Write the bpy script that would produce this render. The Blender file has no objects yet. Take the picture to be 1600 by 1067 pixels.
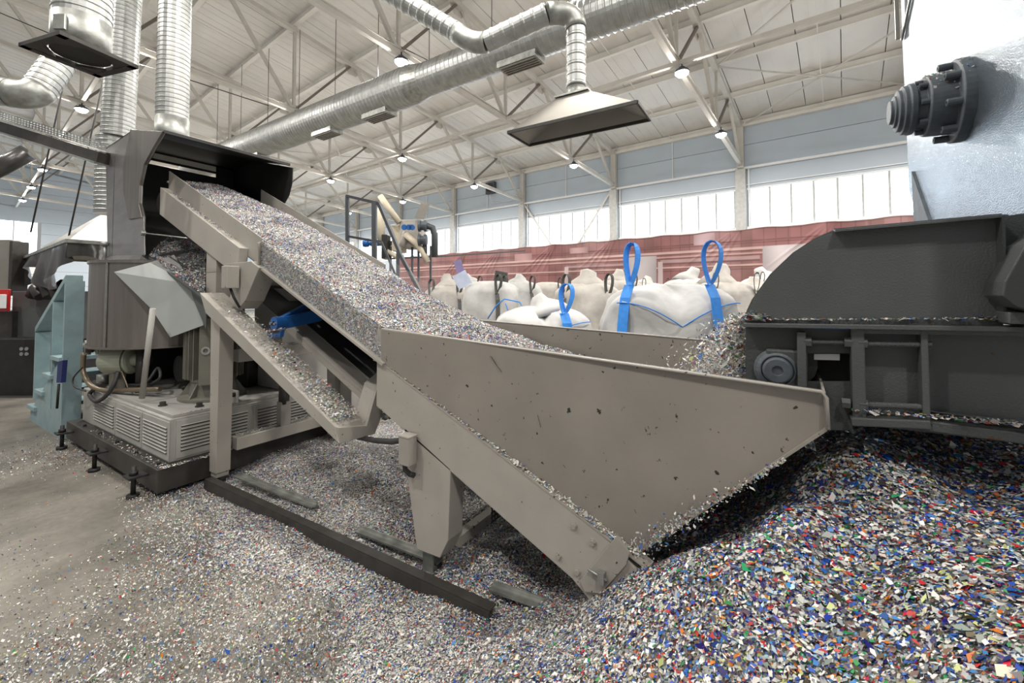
import bpy, math, random
import numpy as np
from mathutils import Vector, Matrix

# ------------------------------------------------------------------ camera, world, light, exposure
SC = bpy.context.scene
COL = SC.collection
CAM_H, FPX, HOR, PITCH, YAW = 1.7, 667.0, 460.0, math.radians(1.8), math.radians(32.2)
CY = HOR - FPX * math.tan(PITCH)
cam_data = bpy.data.cameras.new('camera')
cam = bpy.data.objects.new('camera', cam_data); COL.objects.link(cam)
cam.location = (0, 0, CAM_H)
cam.rotation_euler = (math.pi / 2 + PITCH, 0, YAW - math.pi / 2)
cam_data.sensor_width = 36; cam_data.lens = FPX / 1600 * 36
cam_data.shift_y = -(533.5 - CY) / 1600
cam_data.clip_start = 0.02; cam_data.clip_end = 300
SC.camera = cam
world = bpy.data.worlds.new('world'); SC.world = world; world.use_nodes = True
bg = world.node_tree.nodes['Background']
bg.inputs[0].default_value = (0.98, 0.98, 0.97, 1); bg.inputs[1].default_value = 0.33
SC.view_settings.view_transform = 'Standard'; SC.view_settings.look = 'None'
SC.view_settings.gamma = 1.0; SC.view_settings.use_curve_mapping = False
SC.view_settings.exposure = 0.0
LAMP_W = 290.0        # watts thrown down by every high-bay lamp
SPILL_W = 74.0        # watts spilling sideways and up from its clear dome
WINDOW_E = 4.5        # daylight seen in the window panes
SC.cycles.max_bounces = 8; SC.cycles.diffuse_bounces = 4; SC.cycles.glossy_bounces = 3
SC.cycles.transparent_max_bounces = 12; SC.cycles.sample_clamp_indirect = 4.0

# ------------------------------------------------------------------ geometry helpers
F3 = Vector((math.cos(YAW), math.sin(YAW), 0)); R3 = Vector((math.sin(YAW), -math.cos(YAW), 0))
FW = F3 * math.cos(PITCH) + Vector((0, 0, math.sin(PITCH)))
UP = -F3 * math.sin(PITCH) + Vector((0, 0, math.cos(PITCH)))
C0 = Vector((0, 0, CAM_H))
def ray(px, py): return FW + R3 * ((px - 800) / FPX) + UP * ((CY - py) / FPX)
def hit(px, py, n, c):
    d = ray(px, py); return C0 + d * ((c - C0.dot(n)) / d.dot(n))
def on_v(px, py, v): return hit(px, py, Vector((1, 0, 0)), v)
def on_u(px, py, u): return hit(px, py, Vector((0, 1, 0)), u)
def on_z(px, py, z): return hit(px, py, Vector((0, 0, 1)), z)
def at_d(px, py, d): return C0 + ray(px, py) * d
def W(u, v, z): return Vector((v, u, z))
BETA = math.radians(-5.6)
XA = Vector((math.cos(BETA), math.sin(BETA), 0)); YB = Vector((-math.sin(BETA), math.cos(BETA), 0)); ZZ = Vector((0, 0, 1))
def B(a, b, z): return XA * a + YB * b + ZZ * z
def on_a(px, py, a): return hit(px, py, XA, a)
def on_b(px, py, b): return hit(px, py, YB, b)
EX, EY, EZ = Vector((1, 0, 0)), Vector((0, 1, 0)), Vector((0, 0, 1))

class MB:
    def __init__(s): s.v = []; s.f = []; s.sm = []
    def add(s, vs, fs, smooth=False):
        k = len(s.v); s.v += [Vector(x) for x in vs]
        s.f += [tuple(i + k for i in f) for f in fs]; s.sm += [smooth] * len(fs); return s
    def box(s, c, size, ax=(EX, EY, EZ)):
        c = Vector(c); h = [ax[i] * size[i] / 2 for i in range(3)]
        vs = [c + h[0] * i + h[1] * j + h[2] * k for k in (-1, 1) for j in (-1, 1) for i in (-1, 1)]
        return s.add(vs, [(0, 2, 3, 1), (4, 5, 7, 6), (0, 1, 5, 4), (2, 6, 7, 3), (0, 4, 6, 2), (1, 3, 7, 5)])
    def span(s, p, q):           # axis box between two corners
        p, q = Vector(p), Vector(q)
        return s.box((p + q) / 2, [abs(q[i] - p[i]) for i in range(3)])
    def bar(s, p, q, w, h, up=EZ):
        p, q = Vector(p), Vector(q); d = (q - p); L = d.length; d.normalize()
        x = d.cross(up)
        if x.length < 1e-4: x = d.cross(EX)
        x.normalize(); y = x.cross(d)
        return s.box((p + q) / 2, (L, w, h), (d, x, y))
    def prism(s, pts, ext):
        pts = [Vector(p) for p in pts]; n = len(pts); ext = Vector(ext)
        nr = Vector((0, 0, 0))
        for i in range(n): nr += pts[i].cross(pts[(i + 1) % n])
        if nr.dot(ext) > 0: pts.reverse()
        vs = pts + [p + ext for p in pts]
        fs = [tuple(range(n)), tuple(range(2 * n - 1, n - 1, -1))]
        fs += [(i, i + n, (i + 1) % n + n, (i + 1) % n) for i in range(n)]
        return s.add(vs, fs)
    def sheet(s, pts, t=0.006):  # thin plate over a (nearly) planar outline
        pts = [Vector(p) for p in pts]; n = (pts[1] - pts[0]).cross(pts[2] - pts[0]).normalized()
        return s.prism(pts, n * t)
    def tube(s, path, r, seg=10, caps=True, smooth=True):
        path = [Vector(p) for p in path]; rs = r if isinstance(r, (list, tuple)) else [r] * len(path)
        t0 = (path[1] - path[0]).normalized(); x = t0.orthogonal().normalized(); vs = []; fs = []
        for i, p in enumerate(path):
            t = (path[min(i + 1, len(path) - 1)] - path[max(i - 1, 0)])
            if t.length < 1e-9: t = t0.copy()
            t.normalize(); x = (x - t * x.dot(t)).normalized(); y = t.cross(x); t0 = t
            vs += [p + (x * math.cos(2 * math.pi * k / seg) + y * math.sin(2 * math.pi * k / seg)) * rs[i] for k in range(seg)]
        for i in range(len(path) - 1):
            for k in range(seg):
                a, b = i * seg + k, i * seg + (k + 1) % seg
                fs.append((a, b, b + seg, a + seg))
        s.add(vs, fs, smooth)
        if caps:
            m = len(s.v) - len(vs)
            s.f += [tuple(m + k for k in range(seg - 1, -1, -1)), tuple(m + len(vs) - seg + k for k in range(seg))]; s.sm += [False, False]
        return s
    def lathe(s, p, ax, prof, seg=24, smooth=False):   # prof: (distance along axis, radius)
        p = Vector(p); ax = Vector(ax).normalized(); x = ax.orthogonal().normalized(); y = ax.cross(x); vs = []; fs = []
        for t, r in prof: vs += [p + ax * t + (x * math.cos(2 * math.pi * k / seg) + y * math.sin(2 * math.pi * k / seg)) * r for k in range(seg)]
        for i in range(len(prof) - 1):
            for k in range(seg):
                a, b = i * seg + k, i * seg + (k + 1) % seg
                fs.append((a, b, b + seg, a + seg))
        return s.add(vs, fs, smooth)
    def ribbon(s, path, wd, w, t=.006):
        vs = []; n = len(path)
        for i, p in enumerate(path):
            d = (path[min(i + 1, n - 1)] - path[max(i - 1, 0)]).normalized(); x = (wd[i] - d * wd[i].dot(d)).normalized(); y = d.cross(x)
            vs += [p + x * w / 2 + y * t / 2, p - x * w / 2 + y * t / 2, p - x * w / 2 - y * t / 2, p + x * w / 2 - y * t / 2]
        fs = [(i * 4 + k, i * 4 + (k + 1) % 4, i * 4 + 4 + (k + 1) % 4, i * 4 + 4 + k) for i in range(n - 1) for k in range(4)]
        return s.add(vs, fs + [(3, 2, 1, 0), (4 * n - 4, 4 * n - 3, 4 * n - 2, 4 * n - 1)])
    def cyl(s, p, q, r, seg=16, smooth=True): return s.tube([p, q], r, seg, True, smooth)
    def build(s, name, mat, parent=None, bevel=0):
        me = bpy.data.meshes.new(name)
        off = wloc(parent) if parent else Vector((0, 0, 0))
        top = parent is None and s.v
        if top:
            xs = [v.x for v in s.v]; ys = [v.y for v in s.v]
            off = Vector(((min(xs) + max(xs)) / 2, (min(ys) + max(ys)) / 2, min(v.z for v in s.v)))
        me.from_pydata([tuple(v - off) for v in s.v], [], s.f)
        me.polygons.foreach_set('use_smooth', s.sm)
        me.update()
        if mat: me.materials.append(mat)
        o = bpy.data.objects.new(name, me); COL.objects.link(o)
        if parent: o.parent = parent
        else: o.location = off
        if bevel:
            m = o.modifiers.new('bevel', 'BEVEL'); m.width = bevel; m.segments = 2; m.limit_method = 'ANGLE'; m.angle_limit = 0.7
        return o
def wloc(o):
    p = Vector((0, 0, 0))
    while o: p += o.location; o = o.parent
    return p
LABELS = set()
def tag(o, label=None, cat=None, group=None, kind=None):
    if label:
        o['label'] = label
    if cat: o['category'] = cat
    if group: o['group'] = group
    if kind: o['kind'] = kind
    return o
def thing(name, loc, label, cat, group=None, kind=None):
    o = bpy.data.objects.new(name, None); COL.objects.link(o); o.location = loc; o.empty_display_size = .1
    return tag(o, label, cat, group, kind)
def struct_root(name, loc=(0, 0, 0)):
    o = bpy.data.objects.new(name, None); COL.objects.link(o); o.location = loc; o['kind'] = 'structure'; return o
KIDS = {}
def copy_tree(o, parent=None, kids=None):
    c = o.copy(); COL.objects.link(c); c.parent = parent
    for ch in kids[o] if kids is not None and o in kids else []: copy_tree(ch, c, kids)
    return c
def kids_of(root):
    m = {}
    def rec(o):
        m[o] = list(o.children)
        for c in m[o]: rec(c)
    rec(root); return m

# ------------------------------------------------------------------ materials
def node_mat(name):
    m = bpy.data.materials.new(name); m.use_nodes = True; nt = m.node_tree
    b = nt.nodes['Principled BSDF']; return m, nt, b
def paint(name, col, rough=.5, metal=0.0, var=.12, scale=6, chips=0.0, chip_col=(.03, .028, .025), chip_scale=45, bump=0.0, bump_scale=60, stretch=None, dust=0.0, spec=.5):
    m, nt, b = node_mat(name); N, L = nt.nodes, nt.links
    tc = N.new('ShaderNodeTexCoord'); src = tc.outputs['Object']
    if stretch:
        mp = N.new('ShaderNodeMapping'); mp.inputs['Scale'].default_value = stretch; L.new(src, mp.inputs[0]); src2 = mp.outputs[0]
    else: src2 = src
    n = N.new('ShaderNodeTexNoise'); n.inputs['Scale'].default_value = scale; n.inputs['Detail'].default_value = 6; L.new(src2, n.inputs[0])
    r = N.new('ShaderNodeValToRGB'); L.new(n.outputs[0], r.inputs[0])
    r.color_ramp.elements[0].position = .3; r.color_ramp.elements[1].position = .7
    r.color_ramp.elements[0].color = tuple(c * (1 - var) for c in col) + (1,)
    r.color_ramp.elements[1].color = tuple(min(1, c * (1 + var)) for c in col) + (1,)
    out = r.outputs[0]
    def overlay(out, sc, lo, hi, colr, detail=3, dist=0.0):
        q = N.new('ShaderNodeTexNoise'); q.inputs['Scale'].default_value = sc; q.inputs['Detail'].default_value = detail; L.new(src, q.inputs[0])
        q.inputs['Distortion'].default_value = dist
        k = N.new('ShaderNodeMapRange'); k.inputs[1].default_value = lo; k.inputs[2].default_value = hi; L.new(q.outputs[0], k.inputs[0])
        x = N.new('ShaderNodeMix'); x.data_type = 'RGBA'; L.new(k.outputs[0], x.inputs[0]); L.new(out, x.inputs[6]); x.inputs[7].default_value = tuple(colr) + (1,)
        return x.outputs[2]
    if dust: out = overlay(out, 9, .5, .8, (.55, .52, .47), 8)  if dust > 0 else out
    if chips: out = overlay(out, chip_scale, .78 - chips, .80 - chips, chip_col, 4)
    L.new(out, b.inputs['Base Color'])
    b.inputs['Roughness'].default_value = rough; b.inputs['Metallic'].default_value = metal; b.inputs['Specular IOR Level'].default_value = spec
    if bump:
        q = N.new('ShaderNodeTexNoise'); q.inputs['Scale'].default_value = bump_scale; q.inputs['Detail'].default_value = 2; L.new(src2, q.inputs[0])
        bp = N.new('ShaderNodeBump'); bp.inputs['Strength'].default_value = bump; bp.inputs['Distance'].default_value = .01
        L.new(q.outputs[0], bp.inputs['Height']); L.new(bp.outputs[0], b.inputs['Normal'])
    return m
def emit(name, col, e):
    m = bpy.data.materials.new(name); m.use_nodes = True; nt = m.node_tree; nt.nodes.clear()
    o = nt.nodes.new('ShaderNodeOutputMaterial'); q = nt.nodes.new('ShaderNodeEmission')
    q.inputs[0].default_value = tuple(col) + (1,); q.inputs[1].default_value = e; nt.links.new(q.outputs[0], o.inputs[0]); return m
def clear_plastic(name, col=(.85, .92, 1), alpha=.25, rough=.1):
    m = bpy.data.materials.new(name); m.use_nodes = True; nt = m.node_tree; nt.nodes.clear()
    o = nt.nodes.new('ShaderNodeOutputMaterial'); t = nt.nodes.new('ShaderNodeBsdfTransparent'); p = nt.nodes.new('ShaderNodeBsdfPrincipled')
    p.inputs['Base Color'].default_value = tuple(col) + (1,); p.inputs['Roughness'].default_value = rough
    x = nt.nodes.new('ShaderNodeMixShader'); x.inputs[0].default_value = alpha
    nt.links.new(t.outputs[0], x.inputs[1]); nt.links.new(p.outputs[0], x.inputs[2]); nt.links.new(x.outputs[0], o.inputs[0]); return m
def attr_mat(name, rough=.45, spec=.4):
    m, nt, b = node_mat(name); a = nt.nodes.new('ShaderNodeAttribute'); a.attribute_name = 'Col'
    nt.links.new(a.outputs[0], b.inputs['Base Color']); b.inputs['Roughness'].default_value = rough; b.inputs['Specular IOR Level'].default_value = spec; return m

M = {}
M['grey'] = paint('grey_paint', (.335, .315, .283), .42, var=.07, scale=3, chips=.075, chip_scale=30, bump=.05, bump_scale=90)
M['grey_hopper'] = paint('hopper_paint', (.285, .262, .232), .40, var=.11, scale=2.2, chips=.10, chip_scale=26, bump=.05, bump_scale=50)
M['beam'] = paint('light_beam_paint', (.375, .352, .318), .42, var=.06, scale=4, chips=.07, chip_scale=38, bump=.05)
M['dark'] = paint('dark_steel', (.034, .031, .028), .5, var=.25, scale=9, bump=.1)
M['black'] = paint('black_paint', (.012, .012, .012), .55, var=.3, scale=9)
M['rubber'] = paint('black_rubber', (.035, .034, .035), .6, var=.25, scale=5)
M['belt'] = paint('conveyor_belt', (.045, .045, .048), .55, var=.2, scale=4)
M['galv'] = paint('galvanised_steel', (.40, .41, .40), .45, metal=.85, var=.16, scale=5, bump=.15, bump_scale=14)
M['galv_d'] = paint('weathered_galvanised_steel', (.36, .37, .35), .46, metal=.8, var=.3, scale=9, bump=.2, bump_scale=20)
M['ss'] = paint('brushed_stainless', (.23, .21, .195), .38, metal=.75, var=.16, scale=3, stretch=(4, 4, .3))
M['ss_hood'] = paint('stainless_hood', (.30, .29, .285), .36, metal=.7, var=.12, scale=3, stretch=(1, 1, 4))
M['roof'] = paint('white_roof_sheet', (.69, .67, .64), .45, var=.05, scale=1.2, stretch=(1, 1, 1))
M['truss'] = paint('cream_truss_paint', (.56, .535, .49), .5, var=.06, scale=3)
M['truss_d'] = paint('brown_truss_tone', (.17, .145, .125), .6, var=.1, scale=3)  # darker brown tone for one diagonal in each truss panel
M['purlin'] = paint('purlin_paint', (.68, .655, .61), .5, var=.06, scale=2)
M['wall'] = paint('pale_wall_panel', (.455, .52, .59), .55, var=.03, scale=.8)
M['column'] = paint('grey_concrete_column', (.44, .44, .43), .7, var=.12, scale=7)
M['white'] = paint('white_trim', (.75, .76, .77), .5, var=.03)
M['hub'] = paint('blue_grey_cast_iron', (.085, .10, .115), .55, metal=.15, var=.2, scale=12, bump=.15, bump_scale=40)
M['shred'] = paint('shredder_paint', (.078, .085, .085), .5, var=.10, scale=4, chips=.08, chip_scale=22, chip_col=(.10, .05, .02), bump=.22, bump_scale=160)
M['shred_d'] = paint('shredder_dark_paint', (.055, .06, .06), .5, var=.12, scale=5, bump=.2, bump_scale=120)
M['drum'] = paint('glossy_blue_grey_paint', (.225, .27, .315), .25, metal=.85, var=.15, scale=3, chips=.075, chip_scale=30, bump=.30, bump_scale=170, spec=.8)
M['motor'] = paint('grey_green_motor_paint', (.155, .15, .125), .5, var=.12, scale=8)
M['motor_l'] = paint('pale_green_motor_paint', (.30, .32, .26), .5, var=.1, scale=8)
M['base'] = paint('base_cabinet_paint', (.36, .35, .33), .5, var=.08, scale=5)
M['teal'] = paint('teal_paint', (.245, .345, .37), .5, var=.12, scale=6, chips=.06, chip_scale=30, chip_col=(.08, .09, .08))
M['blue'] = paint('blue_paint', (.01, .09, .30), .4, var=.15)
M['blue_b'] = paint('navy_brush', (.01, .02, .12), .7, var=.3)
M['strap'] = paint('blue_webbing', (.03, .24, .72), .65, var=.12, scale=25)
M['strap_k'] = paint('charcoal_webbing', (.06, .06, .055), .7, var=.2, scale=25)
M['bag'] = paint('white_woven_polypropylene', (.45, .445, .435), .6, var=.07, scale=8, bump=1.0, bump_scale=7)
M['bag_d'] = paint('greyish_woven_polypropylene', (.40, .375, .345), .65, var=.10, scale=8, bump=1.0, bump_scale=7)
M['cream'] = paint('cream_paint', (.58, .52, .40), .5, var=.08)
M['grate'] = paint('charcoal_frame', (.06, .065, .075), .5, var=.1)
M['red'] = paint('red_plastic', (.5, .02, .02), .4)
M['chrome'] = paint('bright_steel', (.6, .6, .6), .25, metal=.95)
M['card'] = paint('cream_cardboard', (.60, .54, .42), .7, var=.08, scale=5)
M['flap'] = paint('pale_blue_grey_sheet', (.345, .365, .36), .45, var=.06, scale=4)
M['tarp'] = paint('silver_tarpaulin', (.07, .067, .065), .3, metal=.4, var=.35, scale=5, bump=.3, bump_scale=10)
M['hood'] = paint('hood_painted_sheet', (.25, .235, .21), .45, metal=.3, var=.07, scale=4)
M['lamp'] = emit('led_lens', (1, .97, .9), 40)
M['pane'] = emit('daylight_pane', (.78, .91, 1.0), WINDOW_E)
M['plexi'] = clear_plastic('clear_side_panel', (.62, .64, .64), .08, .12)
M['col'] = attr_mat('flake_colours', .42, .35)
M['print'] = attr_mat('banner_print', .6, .2)
# ------------------------------------------------------------------ the hall
AW = 21.5                                   # distance to the window wall
BC = [-2.55 + 6.08 * k for k in range(10)]   # wall columns / truss lines along the wall
RIDGE = -2.5; SL = .150; EAVE = 9.35
def roofz(a): return EAVE + SL * (AW - a) if a >= RIDGE else EAVE + SL * (AW - RIDGE) - SL * (RIDGE - a)
B0, B1 = -12.0, 52.2

# floor: concrete
m, nt, b = node_mat('concrete_floor'); N, L = nt.nodes, nt.links
tc = N.new('ShaderNodeTexCoord')
n1 = N.new('ShaderNodeTexNoise'); n1.inputs['Scale'].default_value = .9; n1.inputs['Detail'].default_value = 9; n1.inputs['Roughness'].default_value = .62
n2 = N.new('ShaderNodeTexNoise'); n2.inputs['Scale'].default_value = 26; n2.inputs['Detail'].default_value = 5
mp = N.new('ShaderNodeMapping'); mp.inputs['Rotation'].default_value = (0, 0, .3); mp.inputs['Scale'].default_value = (1, 1.35, 1)
L.new(tc.outputs['Object'], mp.inputs[0]); L.new(mp.outputs[0], n1.inputs[0]); L.new(tc.outputs['Object'], n2.inputs[0])
r = N.new('ShaderNodeValToRGB'); L.new(n1.outputs[0], r.inputs[0])
r.color_ramp.elements[0].position = .34; r.color_ramp.elements[0].color = (.105, .097, .083, 1)
r.color_ramp.elements[1].position = .62; r.color_ramp.elements[1].color = (.28, .26, .222, 1)
mx = N.new('ShaderNodeMix'); mx.data_type = 'RGBA'; mx.blend_type = 'MULTIPLY'; mx.inputs[0].default_value = .45
L.new(r.outputs[0], mx.inputs[6]); L.new(n2.outputs[0], mx.inputs[7]); L.new(mx.outputs[2], b.inputs['Base Color'])
b.inputs['Roughness'].default_value = .62
fl = MB().prism([B(-9, B0, 0), B(AW + .5, B0, 0), B(AW + .5, B1, 0), B(-9, B1, 0)], (0, 0, -.2)).build('floor', m); tag(fl, kind='structure')

# roof: separate sandwich panels, purlins, sag rods
ceil = struct_root('ceiling')
pm = None
step = 1.19; nb = int((B1 - B0) / step)
ny = int((B1 - B0) / step)
for side in (0, 1):
    first = None
    for i in range(ny):
        b0 = B0 + i * step
        if first is None:
            q = MB(); a0, a1 = (RIDGE, AW + .3) if side == 0 else (-9, RIDGE)
            q.prism([B(a0, b0 + .012, roofz(a0) + .28), B(a1, b0 + .012, roofz(a1) + .28), B(a1, b0 + step - .012, roofz(a1) + .28), B(a0, b0 + step - .012, roofz(a0) + .28)], (0, 0, .1))
            for k in range(1, 3):                                     # shallow stiffening ribs pressed in the sheet
                bb = b0 + step * k / 3
                q.bar(B(a0, bb, roofz(a0) + .278), B(a1, bb, roofz(a1) + .278), .02, .008)
            first = q.build('roof_panel', M['roof'], ceil)
        else:
            o = first.copy(); COL.objects.link(o); o.location = first.location + YB * (i * step)
q = MB().prism([B(-9, B0, roofz(-9) + .45), B(RIDGE, B0, roofz(RIDGE) + .45), B(AW + .5, B0, roofz(AW) + .45), B(AW + .5, B0, roofz(AW) + .5), B(RIDGE, B0, roofz(RIDGE) + .5), B(-9, B0, roofz(-9) + .5)], YB * (B1 - B0))
q.build('roof_deck', M['white'], ceil)
for k in range(0, 13):
    a = AW - 2.375 * k
    z = roofz(a) + .12
    MB().bar(B(a, B0, z), B(a, B1, z), .09, .24).bar(B(a - .06, B0, z - .12), B(a - .06, B1, z - .12), .12, .02).build('purlin', M['purlin'], ceil)
for k in range(len(BC) - 1):                                       # thin sag rods midway between the trusses
    bb = (BC[k] + BC[k + 1]) / 2
    MB().bar(B(RIDGE, bb, roofz(RIDGE) + .02), B(AW, bb, roofz(AW) + .02), .025, .025).build('sag_rod', M['purlin'], ceil)
for bb0, bb1 in ((0, 1), (4, 5), (7, 8)):                             # diagonal roof bracing
    for a0, a1 in ((AW, AW - 4.75), (AW - 4.75, AW - 9.5)):
        MB().bar(B(a0, BC[bb0], roofz(a0) - .02), B(a1, BC[bb1], roofz(a1) - .02), .05, .05).bar(B(a1, BC[bb0], roofz(a1) - .03), B(a0, BC[bb1], roofz(a0) - .03), .05, .05).build('bracing_rod', M['truss'], ceil)
for a in (AW - 9.5, AW - 19.0):                                  # ties between the lower chords
    z = 7.5 + .062 * (AW - a)
    MB().bar(B(a, B0, z), B(a, B1, z), .11, .11).build('tie_beam', M['truss'], ceil)

# window wall: panels, columns, girt, windows
wall = struct_root('wall_right')
colz = 9.45
for k in range(len(BC) - 1):
    b0, b1 = BC[k] + .02, BC[k + 1] - .02
    zs = [(0.0, 1.55), (1.57, 3.1), (3.12, 4.62)] + [(6.45, 7.42), (7.44, 8.42), (8.44, 9.6)]
    for z0, z1 in zs:
        MB().span((0, 0, 0), (1, 1, 1)) if 0 else None
        q = MB(); c = B(AW + .06, (b0 + b1) / 2, (z0 + z1) / 2); q.box(c, (.12, b1 - b0, z1 - z0), (XA, YB, EZ)); q.build('wall_panel', M['wall'], wall)
    win = struct_root('window_%d' % (k + 1), B(AW, (b0 + b1) / 2, 4.62))
    n = 7; w = (b1 - b0 - .55) / n; s0 = b0 + .275
    for i in range(n):
        c = B(AW + .05, s0 + (i + .5) * w, 5.54); MB().box(c, (.03, w - .05, 1.72), (XA, YB, EZ)).build('pane', M['pane'], win)
    q = MB()
    for i in range(n + 1): q.box(B(AW + .03, s0 + i * w, 5.54), (.08, .075, 1.75), (XA, YB, EZ))
    q.build('mullions', M['column'], win)
    MB().box(B(AW - .02, (b0 + b1) / 2, 4.66), (.16, b1 - b0, .12), (XA, YB, EZ)).box(B(AW - .0, (b0 + b1) / 2, 4.52), (.06, b1 - b0, .16), (XA, YB, EZ)).build('window_sill', M['white'], win)
    MB().box(B(AW - .02, (b0 + b1) / 2, 6.42), (.10, b1 - b0, .08), (XA, YB, EZ)).build('window_head', M['white'], win)
MB().bar(B(AW - .12, BC[0], 7.35), B(AW - .12, B1, 7.35), .16, .10).build('girt', M['white'], wall)
MB().bar(B(AW - .06, BC[0], 6.60), B(AW - .06, B1, 6.60), .05, .04).build('girt', M['white'], wall)
MB().bar(B(AW - .12, BC[0], 9.30), B(AW - .12, B1, 9.30), .2, .14).build('eave_beam', M['purlin'], wall)
for k, bb in enumerate(BC):
    c = struct_root('column', B(AW - .2, bb, 0))
    MB().box(B(AW - .22, bb, 3.65), (.34, .40, 7.3), (XA, YB, EZ)).build('shaft', M['column'], c, .015)
    MB().box(B(AW - .18, bb, 8.4), (.24, .26, 2.1), (XA, YB, EZ)).build('upper_post', M['truss'], c)
    MB().bar(B(AW - .10, bb - .30, 4.6), B(AW - .10, bb - .30, 7.3), .05, .05).build('downpipe', M['white'], c)
for i, (b0, b1) in enumerate(((BC[2], BC[3]),)):
    mid = (b0 + b1) / 2
    MB().bar(B(AW - .2, b0 + .2, 7.2), B(AW - .2, mid, 3.4), .09, .09).bar(B(AW - .2, b1 - .2, 7.2), B(AW - .2, mid, 3.4), .09, .09).build('wall_brace', M['truss'], wall)
for k in range(1, 6):
    bb = (BC[k] + BC[k + 1]) / 2
    MB().bar(B(AW - .03, bb, 9.3), B(AW - .03, bb, 7.4), .04, .04).build('conduit', M['white'], wall)
# fan box on the upper wall
p = on_a(767, 294, AW - .15)
t = thing('ventilation_fan', p, 'square dark wall fan high on the window wall beneath the roof', 'fan')
bb = p.dot(YB)
MB().box(p, (.22, .75, .75), (XA, YB, EZ)).build('housing', M['grate'], t)
MB().lathe(p - XA * .11, -XA, [(0, .30), (.03, .30), (.03, .26), (.0, .25), (0, 0.02)], 20).build('ring', M['dark'], t)
q = MB()
for k in range(5):
    an = k * 2 * math.pi / 5; d = YB * math.cos(an) + EZ * math.sin(an)
    q.bar(p - XA * .125 + d * .04, p - XA * .125 + d * .24, .10, .012, XA)
q.build('blades', M['black'], t)
MB().tube([p - EZ * .38, p - EZ * .8 - YB * .02, p - EZ * 1.0 - YB * .15 - XA * 0, p - EZ * 1.05 - YB * .8, p - EZ * 1.05 + YB * -2.6], .02, 6).build('cable', M['white'], t)

# far gable wall with a sectional gate and a strip of daylight
gw = struct_root('wall_far')
for i in range(8):
    for (a0, a1) in ((-9.0, AW),):
        z0 = [0, 1.2, 2.4, 3.6, 7.6, 8.8, 10.0, 11.2][i]
        if i < 4:
            MB().box(B((3.9 + AW) / 2, B1 - .06, z0 + .59), (AW - 3.9, .12, 1.18), (XA, YB, EZ)).build('wall_panel', M['wall'], gw)
        else:
            MB().box(B((a0 + a1) / 2, B1 - .06, z0 + .59), (a1 - a0, .12, 1.18), (XA, YB, EZ)).build('wall_panel', M['wall'], gw)
for i in range(3):
    MB().box(B((3.9 + AW) / 2, B1 - .06, 4.8 + i * .93 + .46), (AW - 3.9, .12, .91), (XA, YB, EZ)).build('wall_panel', M['wall'], gw)
dr = struct_root('door_1', B(-1, B1 - .1, 0))
for i in range(7):
    MB().box(B(-1.5, B1 - .06, .05 + i * .66 + .32), (10.5, .08, .63), (XA, YB, EZ)).build('door_panel', M['pale_door'] if 'pale_door' in M else M['white'], dr)
wn = struct_root('window_20', B(-1, B1 - .1, 4.7))
for i in range(8):
    MB().box(B(-6.1 + i * 1.31, B1 - .06, 6.15), (1.24, .04, 2.8), (XA, YB, EZ)).build('pane', M['pane'], wn)
MB().box(B(-1.5, B1 - .10, 4.68), (10.6, .08, .1), (XA, YB, EZ)).build('window_sill', M['white'], wn)

# ------------------------------------------------------------------ trusses with lamps
NODE = [AW - .3, AW - 4.75, AW - 9.5, AW - 14.25, AW - 19.0, AW - 24.0]
def chz(a): return 7.5 + .062 * (AW - a)
def truss_proto(bb):
    t = thing('roof_truss', B(AW, bb, 7.5), None, 'roof truss', 'steel roof trusses')
    def lp(a): return B(a, bb, chz(a))
    def up(a): return B(a, bb, roofz(a) - .12)
    MB().bar(lp(NODE[0]), lp(NODE[-1]), .14, .13).bar(lp(NODE[0]) + EZ * .08, lp(NODE[-1]) + EZ * .08, .22, .015).build('lower_chord', M['truss'], t)
    MB().bar(up(AW - .1), up(RIDGE), .18, .16).build('upper_chord', M['truss'], t)
    for i in range(len(NODE) - 1):
        a0, a1 = NODE[i], NODE[i + 1]; mid = (a0 + a1) / 2
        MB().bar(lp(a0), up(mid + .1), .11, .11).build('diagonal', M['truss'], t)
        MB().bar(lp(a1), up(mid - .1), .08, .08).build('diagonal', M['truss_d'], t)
        MB().bar(lp(a1), up(a1), .09, .09).build('post', M['truss'], t)
        x0, x1 = XA * .32, EZ * .20
        MB().prism([lp(a1) - x0 + YB * .06, lp(a1) + x0 + YB * .06, lp(a1) + x0 * .5 + x1 * 1.3 + YB * .06, lp(a1) - x0 * .5 + x1 * 1.3 + YB * .06], YB * .012).build('gusset_plate', M['truss'], t)
        MB().prism([up(mid) - x0 * 1.3 + YB * .08 + EZ * .05, up(mid) + x0 * 1.3 + YB * .08 + EZ * .05 - EZ * .1, up(mid) + x0 * .5 - x1 * 1.6 + YB * .08, up(mid) - x0 * .5 - x1 * 1.6 + YB * .08], YB * .012).build('gusset_plate', M['truss'], t)
    return t
tp = truss_proto(BC[1]); tk = kids_of(tp)
tlab = ['cream steel truss nearest the camera, running out behind the big grey drum', 'cream steel roof truss meeting the wall column just left of the grey drum',
        'cream roof truss passing over the big round duct, just left of the hanging hood', 'cream roof truss crossing the duct between the black housing and hanging hood',
        'cream roof truss ending at the wall column beside the square fan', 'sixth cream roof truss from the camera, next beyond the fan truss',
        'seventh cream roof truss from the camera', 'eighth cream roof truss from the camera', 'ninth cream roof truss, last but one before the far gable', 'farthest cream roof truss, beside the far gable wall']
trs = [tp]
o = copy_tree(tp, None, tk); o.location = tp.location - YB * 12.16; tag(o, 'cream steel roof truss overhead, behind the viewer')
for k in range(len(BC)):
    if k == 1: tag(tp, tlab[1]); continue
    o = copy_tree(tp, None, tk); o.location = tp.location + YB * (BC[k] - BC[1]); tag(o, tlab[k])
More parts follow.
